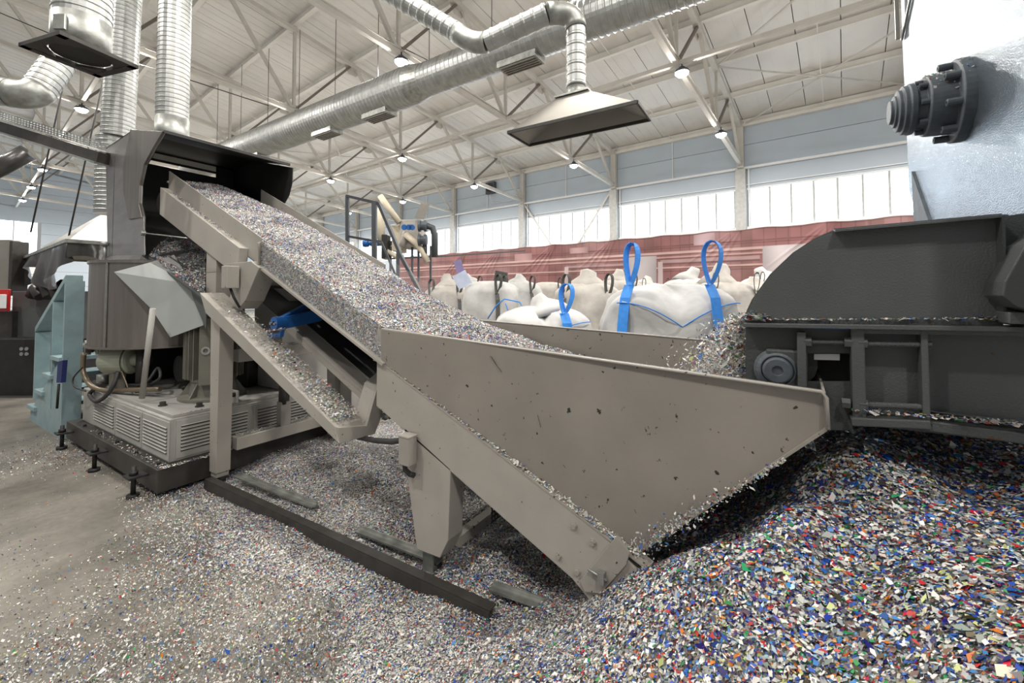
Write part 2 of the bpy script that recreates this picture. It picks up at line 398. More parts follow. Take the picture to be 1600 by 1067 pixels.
# lamps
def lamp_proto(p):
    t = thing('high_bay_lamp', p, None, 'ceiling lamp', 'round high-bay lamps under the trusses')
    MB().bar(p, p + EZ * .16, .03, .03).build('hook', M['dark'], t)
    MB().lathe(p - EZ * .12, EZ, [(0, .19), (.03, .2), (.08, .17), (.1, .09), (.16, .08), (.17, 0.01)], 18, True).build('housing', M['grate'], t)
    MB().lathe(p - EZ * .122, EZ, [(-.11, .001), (-.10, .07), (-.07, .13), (-.03, .165), (.0, .18), (.012, .18)], 18, True).build('lens', M['lamp'], t)
    ld = bpy.data.lights.new('lamp_light', 'POINT'); ld.shadow_soft_size = .10; ld.energy = SPILL_W; ld.color = (1, .955, .89)
    lo = bpy.data.objects.new('lamp_light', ld); COL.objects.link(lo); lo.parent = t; lo.location = (0, 0, -.38)
    l2 = bpy.data.lights.new('lamp_beam', 'AREA'); l2.shape = 'DISK'; l2.size = .34; l2.energy = LAMP_W; l2.color = (1, .955, .89)
    lo = bpy.data.objects.new('lamp_beam', l2); COL.objects.link(lo); lo.parent = t; lo.location = (0, 0, -.27)
    return t
lpz = lambda a, bb: B(a, bb - .14, chz(a) - .18)
lp0 = lamp_proto(lpz(NODE[1], BC[1])); lk = kids_of(lp0)
nth = ['nearest', 'second', 'third', 'fourth', 'fifth', 'sixth', 'seventh', 'eighth', 'ninth', 'tenth']
pos = ['one node from the window wall', 'two nodes from the window wall', 'three nodes from the window wall', 'four nodes from the window wall', 'five nodes from the window wall']
first = True
for k in range(-1, 9):
    for j, a in enumerate(NODE[1:6]):
        if k == 2 and j == 1: continue
        if j == 4 and k > 3: continue
        if first: o = lp0; first = False
        else: o = copy_tree(lp0, None, lk)
        o.location = lpz(a, BC[k] if k >= 0 else BC[0] - 6.08); tag(o, 'round lit lamp under the %s truss, %s' % (nth[k], pos[j]) if k >= 0 else 'round lit lamp behind the viewer, ' + pos[j])

# ------------------------------------------------------------------ printed banner along the wall
def grid_sheet(name, P, nu, nv, mat, parent=None, cols=None, smooth=True):
    uu, vv = np.meshgrid(np.linspace(0, 1, nu), np.linspace(0, 1, nv))
    pts = P(uu.ravel(), vv.ravel())
    me = bpy.data.meshes.new(name); n = nu * nv
    i = np.arange(n).reshape(nv, nu); q = np.stack([i[:-1, :-1], i[:-1, 1:], i[1:, 1:], i[1:, :-1]], -1).reshape(-1, 4)
    off = np.array(wloc(parent)) if parent else np.zeros(3)
    me.vertices.add(n); me.vertices.foreach_set('co', (pts - off).astype(np.float32).ravel())
    me.loops.add(q.size); me.loops.foreach_set('vertex_index', q.ravel().astype(np.int32))
    me.polygons.add(len(q)); me.polygons.foreach_set('loop_start', np.arange(0, q.size, 4, dtype=np.int32)); me.polygons.foreach_set('loop_total', np.full(len(q), 4, dtype=np.int32))
    me.update(calc_edges=True); me.polygons.foreach_set('use_smooth', np.ones(len(q), dtype=bool) if smooth else np.zeros(len(q), dtype=bool))
    if cols is not None:
        ca = me.color_attributes.new('Col', 'FLOAT_COLOR', 'POINT'); c = np.ones((n, 4), np.float32); c[:, :3] = cols(uu.ravel(), vv.ravel()); ca.data.foreach_set('color', c.ravel())
    me.materials.append(mat); o = bpy.data.objects.new(name, me); COL.objects.link(o)
    if parent: o.parent = parent
    return o
BA, BB0, BB1, BZ0, BZ1 = AW - 1.3, -3.0, 26.5, .4, 4.45
xa, yb = np.array(XA), np.array(YB)
def bP(u, v):
    b_ = BB0 + (BB1 - BB0) * u; z = BZ0 + (BZ1 - BZ0) * v
    d = .035 * np.sin(b_ * 2.1 + z * .7) * (1.1 - v) + .02 * np.sin(b_ * 5.3 - z * 2.2)
    for c_, s_ in ((3.4, 1.0), (9.1, .8), (12.6, 1.1), (16.5, 1.0), (19.5, .9), (0.2, .7)):      # slack folds fanning from the hanging points
        w_ = (b_ - c_) - (BZ1 - z) * .55 * s_
        for m_ in range(4): d += .05 * np.exp(-((w_ - m_ * .28 * (BZ1 - z + .3)) / .07) ** 2) * np.exp(-((z - 3.9) / .8) ** 2)
    sag = .03 * np.sin(b_ * 3.1) * (v > .98)
    return (xa[None] * (BA - d)[:, None] + yb[None] * b_[:, None] + np.array([0, 0, 1.])[None] * (z + sag)[:, None])
def vnoise_(x, y, s_):
    g = np.random.RandomState(77).rand(128, 128); x = x / s_ + 20; y = y / s_ + 20; i, j = np.floor(x).astype(int), np.floor(y).astype(int); fx, fy = x - i, y - j
    return (g[i % 128, j % 128] * (1 - fx) + g[(i + 1) % 128, j % 128] * fx) * (1 - fy) + (g[i % 128, (j + 1) % 128] * (1 - fx) + g[(i + 1) % 128, (j + 1) % 128] * fx) * fy
def bC(u, v):
    rs = np.random.RandomState(5)
    b_ = BB0 + (BB1 - BB0) * u; z = BZ0 + (BZ1 - BZ0) * v
    c = np.empty((len(u), 3)); c[:] = (.27, .135, .135)
    tint = rs.rand(60)[np.clip((b_ - BB0) / 1.15, 0, 59).astype(int)]
    c *= (.85 + .32 * tint)[:, None]
    pale = np.exp(-((np.mod(b_, 6.1) - 4.4) / 1.1) ** 2) * .35; c = c * (1 - pale[:, None]) + np.array((.40, .29, .29)) * pale[:, None]
    ln = (np.mod(b_, .42) < .03); c[ln] *= .74                          # cladding joints
    lz = (np.mod(z, .55) < .035); c[lz] *= .6
    pil = np.mod(b_ + 1.2, 4.15) < .45; c[pil] = c[pil] * .55 + np.array((.16, .10, .085)) * .45
    for z_, w_, col_ in ((3.62, .05, (.55, .38, .36)), (3.42, .035, (.50, .32, .30)), (2.95, .04, (.52, .36, .33)), (3.95, .03, (.2, .1, .1))):
        mk = np.abs(z - z_ + .0 * b_) < w_; c[mk] = col_
        mk = np.abs(z - z_ + w_ * 1.4) < w_ * .45; c[mk] = (.14, .07, .065)
    for b0_, b1_, z0_, z1_, col_ in ((7.0, 8.5, 1.0, 3.55, (.50, .45, .46)), (4.4, 5.3, 3.9, 4.4, (.52, .38, .40)), (1.2, 2.6, 1.0, 3.7, (.52, .46, .47)), (14.2, 15.5, 3.7, 4.1, (.45, .28, .28)), (10.6, 11.7, 3.9, 4.2, (.46, .30, .30))):
        mk = (b_ > b0_) & (b_ < b1_) & (z > z0_) & (z < z1_); t_ = ((b_ - b0_) / (b1_ - b0_))[mk]
        c[mk] = np.array(col_)[None] * (.75 + .35 * np.sin(t_ * math.pi))[:, None]
    for b0_, b1_, z0_ in ((8.6, 11.9, 3.15), (2.7, 6.8, 3.2)):
        mk = (b_ > b0_) & (b_ < b1_) & (np.abs(z - z0_) < .10); c[mk] = (.40, .27, .27)
        mk = (b_ > b0_) & (b_ < b1_) & (np.abs(z - z0_ + .07) < .035); c[mk] = (.18, .10, .10)
        mk = (np.abs(b_ - b1_) < .11) & (z < z0_ + .05); c[mk] = (.52, .42, .42)
    c *= (.82 + .36 * vnoise_(b_, z, .5))[:, None]
    return np.clip((c - .08) * .74 + .045, 0, 1)
bn = grid_sheet('hanging_banner', bP, 900, 110, M['print'], cols=bC)
tag(bn, 'long pinkish-red printed banner of pipework hanging beneath the window strip', 'banner')
# ------------------------------------------------------------------ flakes (shredded plastic)
PAL = np.array([(.74, .73, .69), (.60, .59, .55), (.50, .50, .47), (.34, .35, .34), (.20, .21, .21), (.02, .07, .34), (.05, .20, .48), (.02, .03, .13), (.42, .03, .03), (.03, .25, .07), (.42, .46, .18), (.55, .17, .03), (.03, .03, .03), (.16, .10, .07), (.60, .52, .46), (.35, .50, .58)])
MIX_W = np.array([27, 19, 13, 8, 4, 3.5, 2.5, 2, 3, 1.6, 2.5, 2, 2.5, 2, 5, 2.5])       # mostly white
MIX_C = np.array([9, 8.5, 9, 9, 9, 9.5, 4.5, 9, 4.5, 2.6, 3.0, 2.6, 9, 5, 3.5, 2.5])          # colourful
def flake_mesh(name, pts, nrm, size, wts, seed=0, tilt=.55, mat=None, parent=None, elong=1.6):
    rs = np.random.RandomState(seed); n = len(pts)
    nrm = nrm + rs.normal(0, tilt, (n, 3)); nrm /= np.linalg.norm(nrm, axis=1, keepdims=True)
    t = rs.normal(0, 1, (n, 3)); t -= nrm * (t * nrm).sum(1, keepdims=True); t /= np.linalg.norm(t, axis=1, keepdims=True)
    w = np.cross(nrm, t)
    s = size * np.exp(rs.normal(0, .38, n)); s1 = s * rs.uniform(.8, elong, n) / 2; s2 = s * rs.uniform(.45, 1.0, n) / 2
    k = rs.uniform(.55, 1.1, (n, 4))
    V = np.empty((n, 4, 3), np.float32)
    V[:, 0] = pts + t * (s1 * k[:, 0])[:, None]
    V[:, 1] = pts + w * (s2 * k[:, 1])[:, None] + t * (s1 * rs.uniform(-.4, .4, n))[:, None]
    V[:, 2] = pts - t * (s1 * k[:, 2])[:, None] + nrm * (s2 * rs.uniform(-.3, .3, n))[:, None]
    V[:, 3] = pts - w * (s2 * k[:, 3])[:, None] + t * (s1 * rs.uniform(-.4, .4, n))[:, None]
    off = np.array(wloc(parent)) if parent else np.zeros(3)
    V -= off.astype(np.float32)
    me = bpy.data.meshes.new(name)
    me.vertices.add(4 * n); me.vertices.foreach_set('co', V.ravel())
    i = np.arange(n)[:, None] * 4; f = np.concatenate([i, i + 1, i + 2, i + 3], 1).astype(np.int32)
    me.loops.add(4 * n); me.loops.foreach_set('vertex_index', f.ravel())
    me.polygons.add(n); me.polygons.foreach_set('loop_start', np.arange(0, 4 * n, 4, dtype=np.int32)); me.polygons.foreach_set('loop_total', np.full(n, 4, np.int32))
    me.update(calc_edges=True)
    if wts.ndim == 1: ci = rs.choice(len(PAL), n, p=wts / wts.sum())
    else:
        cw = np.cumsum(wts / wts.sum(1, keepdims=True), 1); ci = (cw < rs.rand(n)[:, None]).sum(1).clip(0, len(PAL) - 1)
    c = PAL[ci] * rs.uniform(.75, 1.2, (n, 1)) + rs.normal(0, .012, (n, 3)); c = np.clip(c, .004, .9)
    cc = np.ones((n, 4, 4), np.float32); cc[:, :, :3] = c[:, None, :]
    ca = me.color_attributes.new('Col', 'FLOAT_COLOR', 'POINT'); ca.data.foreach_set('color', cc.ravel())
    me.materials.append(mat or M['col']); o = bpy.data.objects.new(name, me); COL.objects.link(o)
    if parent: o.parent = parent
    return o
def vnoise(x, y, sc, seed):                     # cheap smooth value noise
    rs = np.random.RandomState(seed); g = rs.rand(64, 64); x = x / sc + 31.3; y = y / sc + 17.7
    xi = np.floor(x).astype(int); yi = np.floor(y).astype(int); fx = x - xi; fy = y - yi; fx = fx * fx * (3 - 2 * fx); fy = fy * fy * (3 - 2 * fy)
    a = g[xi % 64, yi % 64]; b_ = g[(xi + 1) % 64, yi % 64]; c_ = g[xi % 64, (yi + 1) % 64]; d_ = g[(xi + 1) % 64, (yi + 1) % 64]
    return (a * (1 - fx) + b_ * fx) * (1 - fy) + (c_ * (1 - fx) + d_ * fx) * fy
# ground heap: height and cover from control points (thin-plate interpolation over the floor)
def rbf(ctrl):
    P = np.array([c[:2] for c in ctrl]); z = np.array([c[2] for c in ctrl]); n = len(P)
    d = np.linalg.norm(P[:, None] - P[None], axis=2); K = np.where(d > 0, d * d * np.log(d + 1e-9), 0) + np.eye(n) * .004
    A = np.zeros((n + 3, n + 3)); A[:n, :n] = K; A[:n, n] = 1; A[:n, n + 1:] = P; A[n, :n] = 1; A[n + 1:, :n] = P.T
    w = np.linalg.solve(A, np.concatenate([z, [0, 0, 0]]))
    def f(x, y):
        x = np.asarray(x, float); y = np.asarray(y, float); out = w[n] + w[n + 1] * x + w[n + 2] * y
        for i in range(n):
            r2 = (x - P[i, 0]) ** 2 + (y - P[i, 1]) ** 2; out = out + w[i] * .5 * r2 * np.log(r2 + 1e-12)
        return out
    return f
HC = []
for px, py, z in [(1600, 1067, 1.00), (1750, 1000, 1.08), (1600, 900, 1.02), (1450, 1067, .90), (1300, 1067, .78), (1150, 1067, .66), (1000, 1067, .52), (880, 1067, .36), (760, 1067, .20), (640, 1067, .07), (500, 1067, .03), (300, 1067, .012), (50, 1067, .0),
                  (1450, 900, .97), (1300, 900, .86), (1150, 900, .66), (1020, 900, .43), (1300, 780, .95), (1450, 760, 1.04), (1600, 760, 1.07), (1180, 800, .74), (1080, 830, .56), (900, 985, .30), (820, 1000, .18), (700, 1010, .05), (600, 960, .02), (500, 900, .02), (400, 850, .03), (300, 800, .02),
                  (200, 900, 0), (100, 800, 0), (100, 980, 0), (200, 740, 0), (60, 700, 0), (400, 960, .015),
                  (925, 935, .28), (850, 900, .10), (780, 945, .07), (760, 860, .16), (690, 870, .06), (650, 800, .12), (560, 800, .09), (450, 760, .07), (380, 720, .06), (520, 720, .16), (600, 700, .20), (640, 690, .18), (480, 690, .12), (900, 860, .13), (820, 830, .10), (1290, 700, 1.02), (1420, 700, 1.08), (1560, 705, 1.10), (1230, 740, .90)]:
    p = on_z(px, py, z); HC.append((p.x, p.y, z))
for u, v, z in [(.56, 1.84, .50), (.40, 1.80, .62), (.2, 1.78, .80), (.05, 1.80, .93), (.75, 1.80, .33), (-.2, 2.1, 1.10), (-.7, 2.1, 1.13), (-.3, 2.7, 1.16), (-1.2, 2.7, 1.16), (-.3, 3.4, 1.0), (.5, 2.4, .50), (1.2, 2.5, .25), (.6, 3.3, .4), (-1.4, 2.2, 1.12), (-1.4, .6, 1.0), (-.9, -.3, .9), (0, 4.2, .2), (1.5, 4, .05), (3, 4, .08), (5, 4, 0), (7, 1, 0), (7, 4, 0), (-1.4, 3.5, 1.05), (4, 3.2, .1), (2.8, 2.9, .22), (0, 0.0, .12), (.4, .3, .10)]:
    HC.append((v, u, z))
Hf0 = rbf(HC)
def Hf(x, y):
    h = Hf0(x, y); return np.maximum(h, -.02) + np.where(h > .03, 1, .0) * (vnoise(x, y, .35, 1) - .5) * .035 + np.where(h > .03, 1, .0) * (vnoise(x, y, .11, 2) - .5) * .02
CC = []
for px, py, c in [(30, 1050, .35), (30, 960, .12), (120, 1000, .35), (30, 860, .10), (100, 780, .02), (180, 830, .06), (150, 920, .22), (230, 1000, .6), (250, 1060, .7), (330, 1000, .8), (240, 880, .55), (300, 900, .9), (190, 770, .03), (225, 800, .25), (260, 790, .8), (330, 780, 1.1), (400, 850, 1.1), (330, 860, 1.0), (400, 950, .8), (480, 1000, .9), (500, 900, 1.1), (600, 1000, 1.1), (700, 1040, 1.3), (560, 880, 1.1), (800, 1060, 1.3),
                  (40, 720, .22), (100, 710, .35), (150, 715, .30), (20, 690, .02), (190, 735, .08), (60, 750, .03), (0, 800, .02), (-100, 900, .05), (-50, 700, .02), (50, 660, .0), (20, 640, 0), (380, 720, 1.3), (500, 700, 1.3), (600, 690, 1.3), (700, 900, 1.3), (1000, 950, 1.3), (1400, 900, 1.3), (1600, 1000, 1.3), (1300, 720, 1.3)]:
    p = on_z(px, py, max(0, float(Hf0(*on_z(px, py, 0 if px < 800 else .5).xy)) if px > 640 else 0)); CC.append((p.x, p.y, c))
for u, v, z in [(3, 4, 1.2), (1, 4.5, 1.2), (5.5, 4, .3), (8, 3, 0), (9, 0, 0), (6, -1, 0.02), (-1, .3, 1.3), (0, 0, 1), (3, 0, .2), (-1.5, 4, 1.2)]: CC.append((v, u, z))
Cf = rbf(CC)
# underlying bed of fine flakes (solid heap body)
m, nt, b = node_mat('flake_bed'); N, L = nt.nodes, nt.links
tc = N.new('ShaderNodeTexCoord'); vo = N.new('ShaderNodeTexVoronoi'); vo.inputs['Scale'].default_value = 130; L.new(tc.outputs['Object'], vo.inputs['Vector'])
sp = N.new('ShaderNodeSeparateColor'); L.new(vo.outputs['Color'], sp.inputs[0]); r = N.new('ShaderNodeValToRGB'); r.color_ramp.interpolation = 'CONSTANT'; L.new(sp.outputs[0], r.inputs[0])
els = [(0, (.34, .33, .31)), (.2, (.22, .22, .21)), (.38, (.45, .44, .41)), (.55, (.10, .10, .10)), (.66, (.03, .05, .20)), (.76, (.26, .04, .04)), (.82, (.03, .14, .05)), (.87, (.05, .05, .05)), (.94, (.3, .28, .14))]  # tones darkened so gaps between the loose flakes look shaded
r.color_ramp.elements[0].color = els[0][1] + (1,); r.color_ramp.elements[1].position = els[1][0]; r.color_ramp.elements[1].color = els[1][1] + (1,)
for p_, c_ in els[2:]: e = r.color_ramp.elements.new(p_); e.color = c_ + (1,)
L.new(r.outputs[0], b.inputs['Base Color']); b.inputs['Roughness'].default_value = .7
bp = N.new('ShaderNodeBump'); bp.inputs['Strength'].default_value = .8; bp.inputs['Distance'].default_value = .006; L.new(sp.outputs[1], bp.inputs['Height']); L.new(bp.outputs[0], b.inputs['Normal'])
M['bed'] = m
def hP(u, v):
    x = -.4 + 6.0 * u; y = -2.4 + 8.4 * v; h = Hf(x, y) - .006; cf = Cf(x, y)
    h = np.where(cf > 1.0, h, np.minimum(h, -.012)); ed = np.clip((x + .4) / .3, 0, 1)
    return np.stack([x, y, h], -1)
bed = grid_sheet('flake_heap_bed', hP, 260, 360, M['bed'])
tag(bed, 'packed body of the shredded plastic heap under the loose flakes', 'plastic flakes', 'shredded plastic on the floor', 'stuff')
# loose flakes on top: sizes grow towards the heap at the right, as the photo shows
rs = np.random.RandomState(3)
def ground(n, x0, x1, y0, y1, keep, seed):
    rs = np.random.RandomState(seed); x = rs.uniform(x0, x1, n); y = rs.uniform(y0, y1, n)
    k = rs.rand(n) < keep(x, y); return x[k], y[k]
def keepf(x, y):
    d = np.hypot(x, y); c = np.clip(Cf(x, y), 0, 1.1)
    cl = np.clip(.25 + 1.5 * vnoise(x, y, .16, 9), .2, 1.3) * np.clip(.5 + vnoise(x, y, .6, 19), .4, 1.3)
    c = np.where(c > 1.0, 1.1, c * (cl * (1 - c) + c))
    az = (x * F3.x + y * F3.y) > .2
    return np.where(az, c / 1.1, 0) * np.clip(3.4 / np.maximum(d, .8), .3, 1)
x, y = ground(1150000, -.35, 4.6, -1.7, 7.6, keepf, 11)
h = Hf(x, y); dens = Cf(x, y)
big = np.clip(h / .8, 0, 1)
size = .0088 + .0046 * big
lift = rs.rand(len(x)) * (.004 + .010 * np.clip(dens, 0, 1)); hh = np.where(dens > .75, h, np.minimum(h, .0)); hh = np.where((dens <= 1.0), np.maximum(.001, np.minimum(h, .02)), h)
e = .01; nx = -(Hf(x + e, y) - Hf(x - e, y)) / (2 * e); ny_ = -(Hf(x, y + e) - Hf(x, y - e)) / (2 * e); nn = np.stack([nx, ny_, np.ones_like(nx)], -1) * np.where(dens > 1.0, 1, 0)[:, None] + np.array([0, 0, 1.]) * .3
wt = MIX_W[None] * (1 - big[:, None]) + MIX_C[None] * big[:, None]
q1 = (x < 2.0) & (y > 1.2) & (h < .1); wt = wt / wt.sum(1, keepdims=True); dk = np.clip(vnoise(x, y, .3, 63) + vnoise(x, y, .09, 64) - .85 + .22 * big, 0, 1)[:, None] * .95; DK = np.array([4, 4, 6, 8, 9, 9, 5, 8, 5, 3, 2, 3, 10, 5, 2, 2.]); wt = wt * (1 - dk) + DK[None] / DK.sum() * dk
heap = flake_mesh('flake_heap', np.stack([x, y, hh + lift + .002], -1), nn, size, wt, 21, tilt=.32)
tag(heap, 'loose multicoloured plastic flakes heaped under the hopper and strewn on the floor', 'plastic flakes', 'shredded plastic on the floor', 'stuff')
print('ground flakes', len(x))

# ------------------------------------------------------------------ inclined conveyor with hopper
VN, VF = 1.90, 2.95                     # near and far side planes
def zb(u): return .54 + .44 * (u - .57)  # top edge of the lower side beam
def ze(u): return 1.475 + .443 * (u - 2.18)  # top edge of the trough side
conv = thing('inclined_conveyor', W(2.6, 2.4, 0), 'long grey inclined belt conveyor rising from the flake heap to the black housing', 'conveyor')
hopper = thing('feed_hopper', W(.9, 2.4, .6), 'large grey sheet-steel hopper at the low end of the conveyor', 'hopper')
LB = conv
def side_beam(v, t, sgn):
    # lower beam from the tail to the bracket; upper beam from the bracket to the head
    P = [(.40, zb(.40) - .07), (.70, zb(.70)), (2.24, zb(2.24)), (2.24, zb(2.24) - .30), (.86, zb(.86) - .315), (.72, .245)]
    q = MB().prism([W(u, v, z) for u, z in P], (sgn * t, 0, 0))
    return q
side_beam(VN, .07, 1).build('side_beam', M['beam'], conv, .004)
side_beam(VF, .07, 1).build('side_beam', M['beam'], conv, .004)
# tail plate with bolts and tension screw
tp_ = MB().prism([on_v(908, 905, VN), on_v(965, 835, VN), on_v(985, 862, VN), on_v(980, 880, VN), on_v(940, 925, VN), on_v(915, 922, VN)], (-.014, 0, 0)).build('tail_plate', M['grey'], conv, .002)
for px, py in [(897, 821), (927, 847), (873, 868), (902, 893)]:
    p = on_v(px, py, VN); bo = MB().lathe(p, -EX, [(0, .018), (.004, .018), (.004, .013), (.013, .013), (.013, .001)], 6).build('bolt', M['grey'], conv)
p0, p1 = on_v(925, 893, VN - .03), on_v(940, 902, VN - .03)
MB().cyl(p0 + (p0 - p1) * .4, p1 + (p1 - p0) * .6, .006, 8).box(p1, (.03, .03, .05)).build('tension_screw', M['galv'], conv)
# ledge of the beam outside the hopper wall: dusty strip
MB().bar(W(.5, VN + .035, zb(.5) + .003), W(2.2, VN + .035, zb(2.2) + .003), .075, .008).build('ledge', M['grey'], conv)
# upper side beams
up0, up1 = 3.72, 5.75
def ub(u): return 2.13 + .44 * (u - 4.05)
for v in (VN - .02, VF):
    MB().prism([W(up0 + .28, v, ub(up0 + .28)), W(up1, v, ub(up1)), W(up1, v, ub(up1) - .30), W(up0 + .55, v, ub(up0 + .55) - .27), W(up0 + .34, v, ub(up0) - .32 + .14)], (.08, 0, 0)).build('upper_side_beam', M['beam'], conv, .004)
for v, nm in ((VN + .055, 'near'), (VF, 'far')):   # trough sides
    MB().prism([W(up0, v, ze(up0)), W(up1, v, ze(up1) + .02), W(up1, v, ub(up1) - .05), W(up0 + .05, v, ub(up0) - .05), W(up0, v, ze(up0) - .2)], (.008, 0, 0)).build('trough_side', M['grey'], conv)
MB().prism([W(2.2, VF, ze(2.2) + .05), W(up0 - .35, VF, ze(up0 - .35) + .07), W(up0 - .35, VF, ze(up0 - .35) - .2), W(2.2, VF, ze(2.2) - .3)], (.008, 0, 0)).build('clear_side_panel', M['plexi'], conv)
MB().prism([W(up0 - .35, VF, ze(up0 - .35) + .0), W(up0, VF, ze(up0)), W(up0, VF, ze(up0) - .3), W(up0 - .35, VF, ze(up0 - .35) - .3)], (.008, 0, 0)).build('trough_side', M['grey'], conv)
MB().prism([W(2.18, VN - .01, ze(2.18)), W(up0, VN - .01, ze(up0)), W(up0, VN - .01, ze(up0) - .21), W(2.18, VN - .01, ze(2.18) - .22)], (.008, 0, 0)).build('clear_side_panel', M['plexi'], conv)
MB().bar(W(2.16, VN - .005, ze(2.16) - .215), W(up0, VN - .005, ze(up0) - .21), .035, .018).build('bottom_rail', M['beam'], conv)
MB().prism([W(up0 + .03, VN + .06, ze(up0) + .01), W(up0 - .05, VN - .03, ze(up0) - .03), W(up0 - .05, VN - .03, ze(up0) - .24), W(up0 + .03, VN + .06, ze(up0) - .22)], (0, .02, 0)).build('end_bracket', M['grey'], conv)
# carrying belt and return belt
MB().prism([W(.45, VN + .08, zb(.45) - .05), W(5.85, VN + .08, zb(5.85) + .0), W(5.85, VN + .08, zb(5.85) - .02), W(.45, VN + .08, zb(.45) - .07)], (VF - VN - .1, 0, 0)).build('belt', M['belt'], conv)
rc0, rc1 = on_v(575, 616, 2.28), on_v(400, 462, 2.28); rc1 = rc0 + (rc1 - rc0) * 1.1
MB().prism([rc0, rc1, rc1 - EZ * .012, rc0 - EZ * .012], (.6, 0, 0)).build('return_belt', M['belt'], conv)
rf = EX * (2.90 - 2.28)
MB().prism([rc0 + rf, rc1 + rf, W(rc1.y, 2.90, zb(rc1.y) - .1), W(rc0.y, 2.90, zb(rc0.y) - .1)], (.01, 0, 0)).build('underside_shade_sheet', M['rubber'], conv)  # dark sheet added to stand in for the shaded underside
# lower channel carrying the return belt
c0, c1 = on_v(575, 618, 2.14), on_v(440, 497, 2.14)
d_ = (c1 - c0).normalized(); up_ = Vector((0, -d_.z, d_.y))
MB().prism([c0, c1, c1 - up_ * .03, c1 - up_ * .03 - EZ * .0, c0 - up_ * .03], (.16, 0, 0)).prism([c0 - up_ * .03, c1 - up_ * .03, c1 - up_ * .07, c0 - up_ * .07], (.02, 0, 0)).build('lower_channel', M['beam'], conv, .003)
c0, c1 = on_v(452, 470, 2.55), on_v(395, 415, 2.55)
MB().prism([c0, c1, c1 - EZ * .03, c0 - EZ * .03], (.2, 0, 0)).build('lower_channel', M['grey'], conv)
# dark cross bar between
a_, b_ = on_v(393, 448, 2.1), on_v(500, 449, 2.6)
MB().bar(a_, b_, .03, .03).build('cross_bar', M['dark'], conv)
# head drum shaft inside the housing
MB().cyl(W(5.8, VN, zb(5.8) - .12), W(5.8, VF, zb(5.8) - .12), .11, 20).build('head_drum', M['dark'], conv)
# gusset that carries the upper beam
g = [(352, 412), (392, 408), (405, 418), (383, 470), (372, 483), (357, 470), (366, 440)]
MB().prism([on_v(x_, y_, VN - .04) for x_, y_ in g], (.16, 0, 0)).build('gusset', M['grey'], conv, .004)
# near support leg (low) with wheel fork, cross bar and far leg
def leg(v, conv):
    f = [(668, 700), (704, 733), (700, 845), (687, 872), (651, 858), (634, 725), (632, 668)] 
    P = [on_v(x_, y_, VN) for x_, y_ in f]; P = [Vector((v, p.y, p.z)) for p in P]
    L_ = MB().prism(P, (.13, 0, 0)).build('leg', M['beam'], conv, .004)
    foot = Vector((v + .05, 1.80, .06))
    MB().span(foot + Vector((-.03, -.04, -.02)), foot + Vector((-.02, .04, .14))).span(foot + Vector((.05, -.04, -.02)), foot + Vector((.06, .04, .14))).build('wheel_fork', M['galv_d'], L_)
    MB().cyl(foot + Vector((-.02, 0, -.01)), foot + Vector((.05, 0, -.01)), .05, 16).build('wheel', M['rubber'], L_)
leg(VN, conv); leg(VF - .06, conv)
MB().bar(W(1.68, VN + .13, .22), W(1.68, VF - .06, .22), .06, .06).build('cross_bar', M['grey'], conv)
MB().bar(W(1.72, VN + .13, .8), W(1.72, VF - .06, .8), .05, .05).build('cross_bar', M['grey'], conv)
q = MB()
for i in range(12): q.bar(W(1.46, VN + .2 + i * .028, .36), W(1.46, VN + .2 + i * .028, .78), .010, .003)
for i in range(16): q.bar(W(1.462, VN + .19, .36 + i * .028), W(1.462, VN + .52, .36 + i * .028), .003, .010)
q.build('perforated_guard', M['black'], conv)
# isolator box on the leg
p = on_v(637, 703, VN - .05)
bx = MB().box(p, (.07, .085, .165)).build('switch_box', M['grey'], conv, .006)
MB().box(p + EZ * .086, (.075, .09, .008)).build('lid', M['beam'], bx)
MB().tube([p + Vector((0, .02, -.08)), p + Vector((.0, .02, -.12)), p + Vector((.02, 0.0, -.15)), p + Vector((.04, -.02, -.16))], .016, 10).build('cable_gland', M['rubber'], bx)
# bracket and sloping arm carried by the upper legs
AV = 1.75
arm = [on_v(x_, y_, AV) for x_, y_ in [(312, 457), (355 - 43, 457), (527, 665), (529, 693), (318, 490)]]
MB().prism([on_v(312, 457, AV), on_v(524, 667, AV), on_v(529, 693, AV), on_v(321, 489, AV)], (.20, 0, 0)).build('sloping_arm', M['beam'], conv, .004)
e0 = on_v(529, 693, AV).y
BU = e0 + .0
MB().prism([on_u(x_, y_, BU) for x_, y_ in [(529, 668), (573, 665), (591, 601), (613, 583), (600, 640), (586, 678), (531, 693)]], (0, .03, 0)).build('jog_bracket', M['grey'], conv, .003)
MB().prism([on_u(x_, y_, BU + .01) for x_, y_ in [(573, 667), (591, 601), (613, 583), (609, 612), (586, 676)]], (0, .15, 0)).build('jog_bracket', M['beam'], conv, .004)
MB().lathe(on_u(600, 650, BU), -EY, [(0, .028), (.02, .028), (.02, .015), (.06, .015), (.06, .001)], 8).build('bolt', M['galv'], conv)
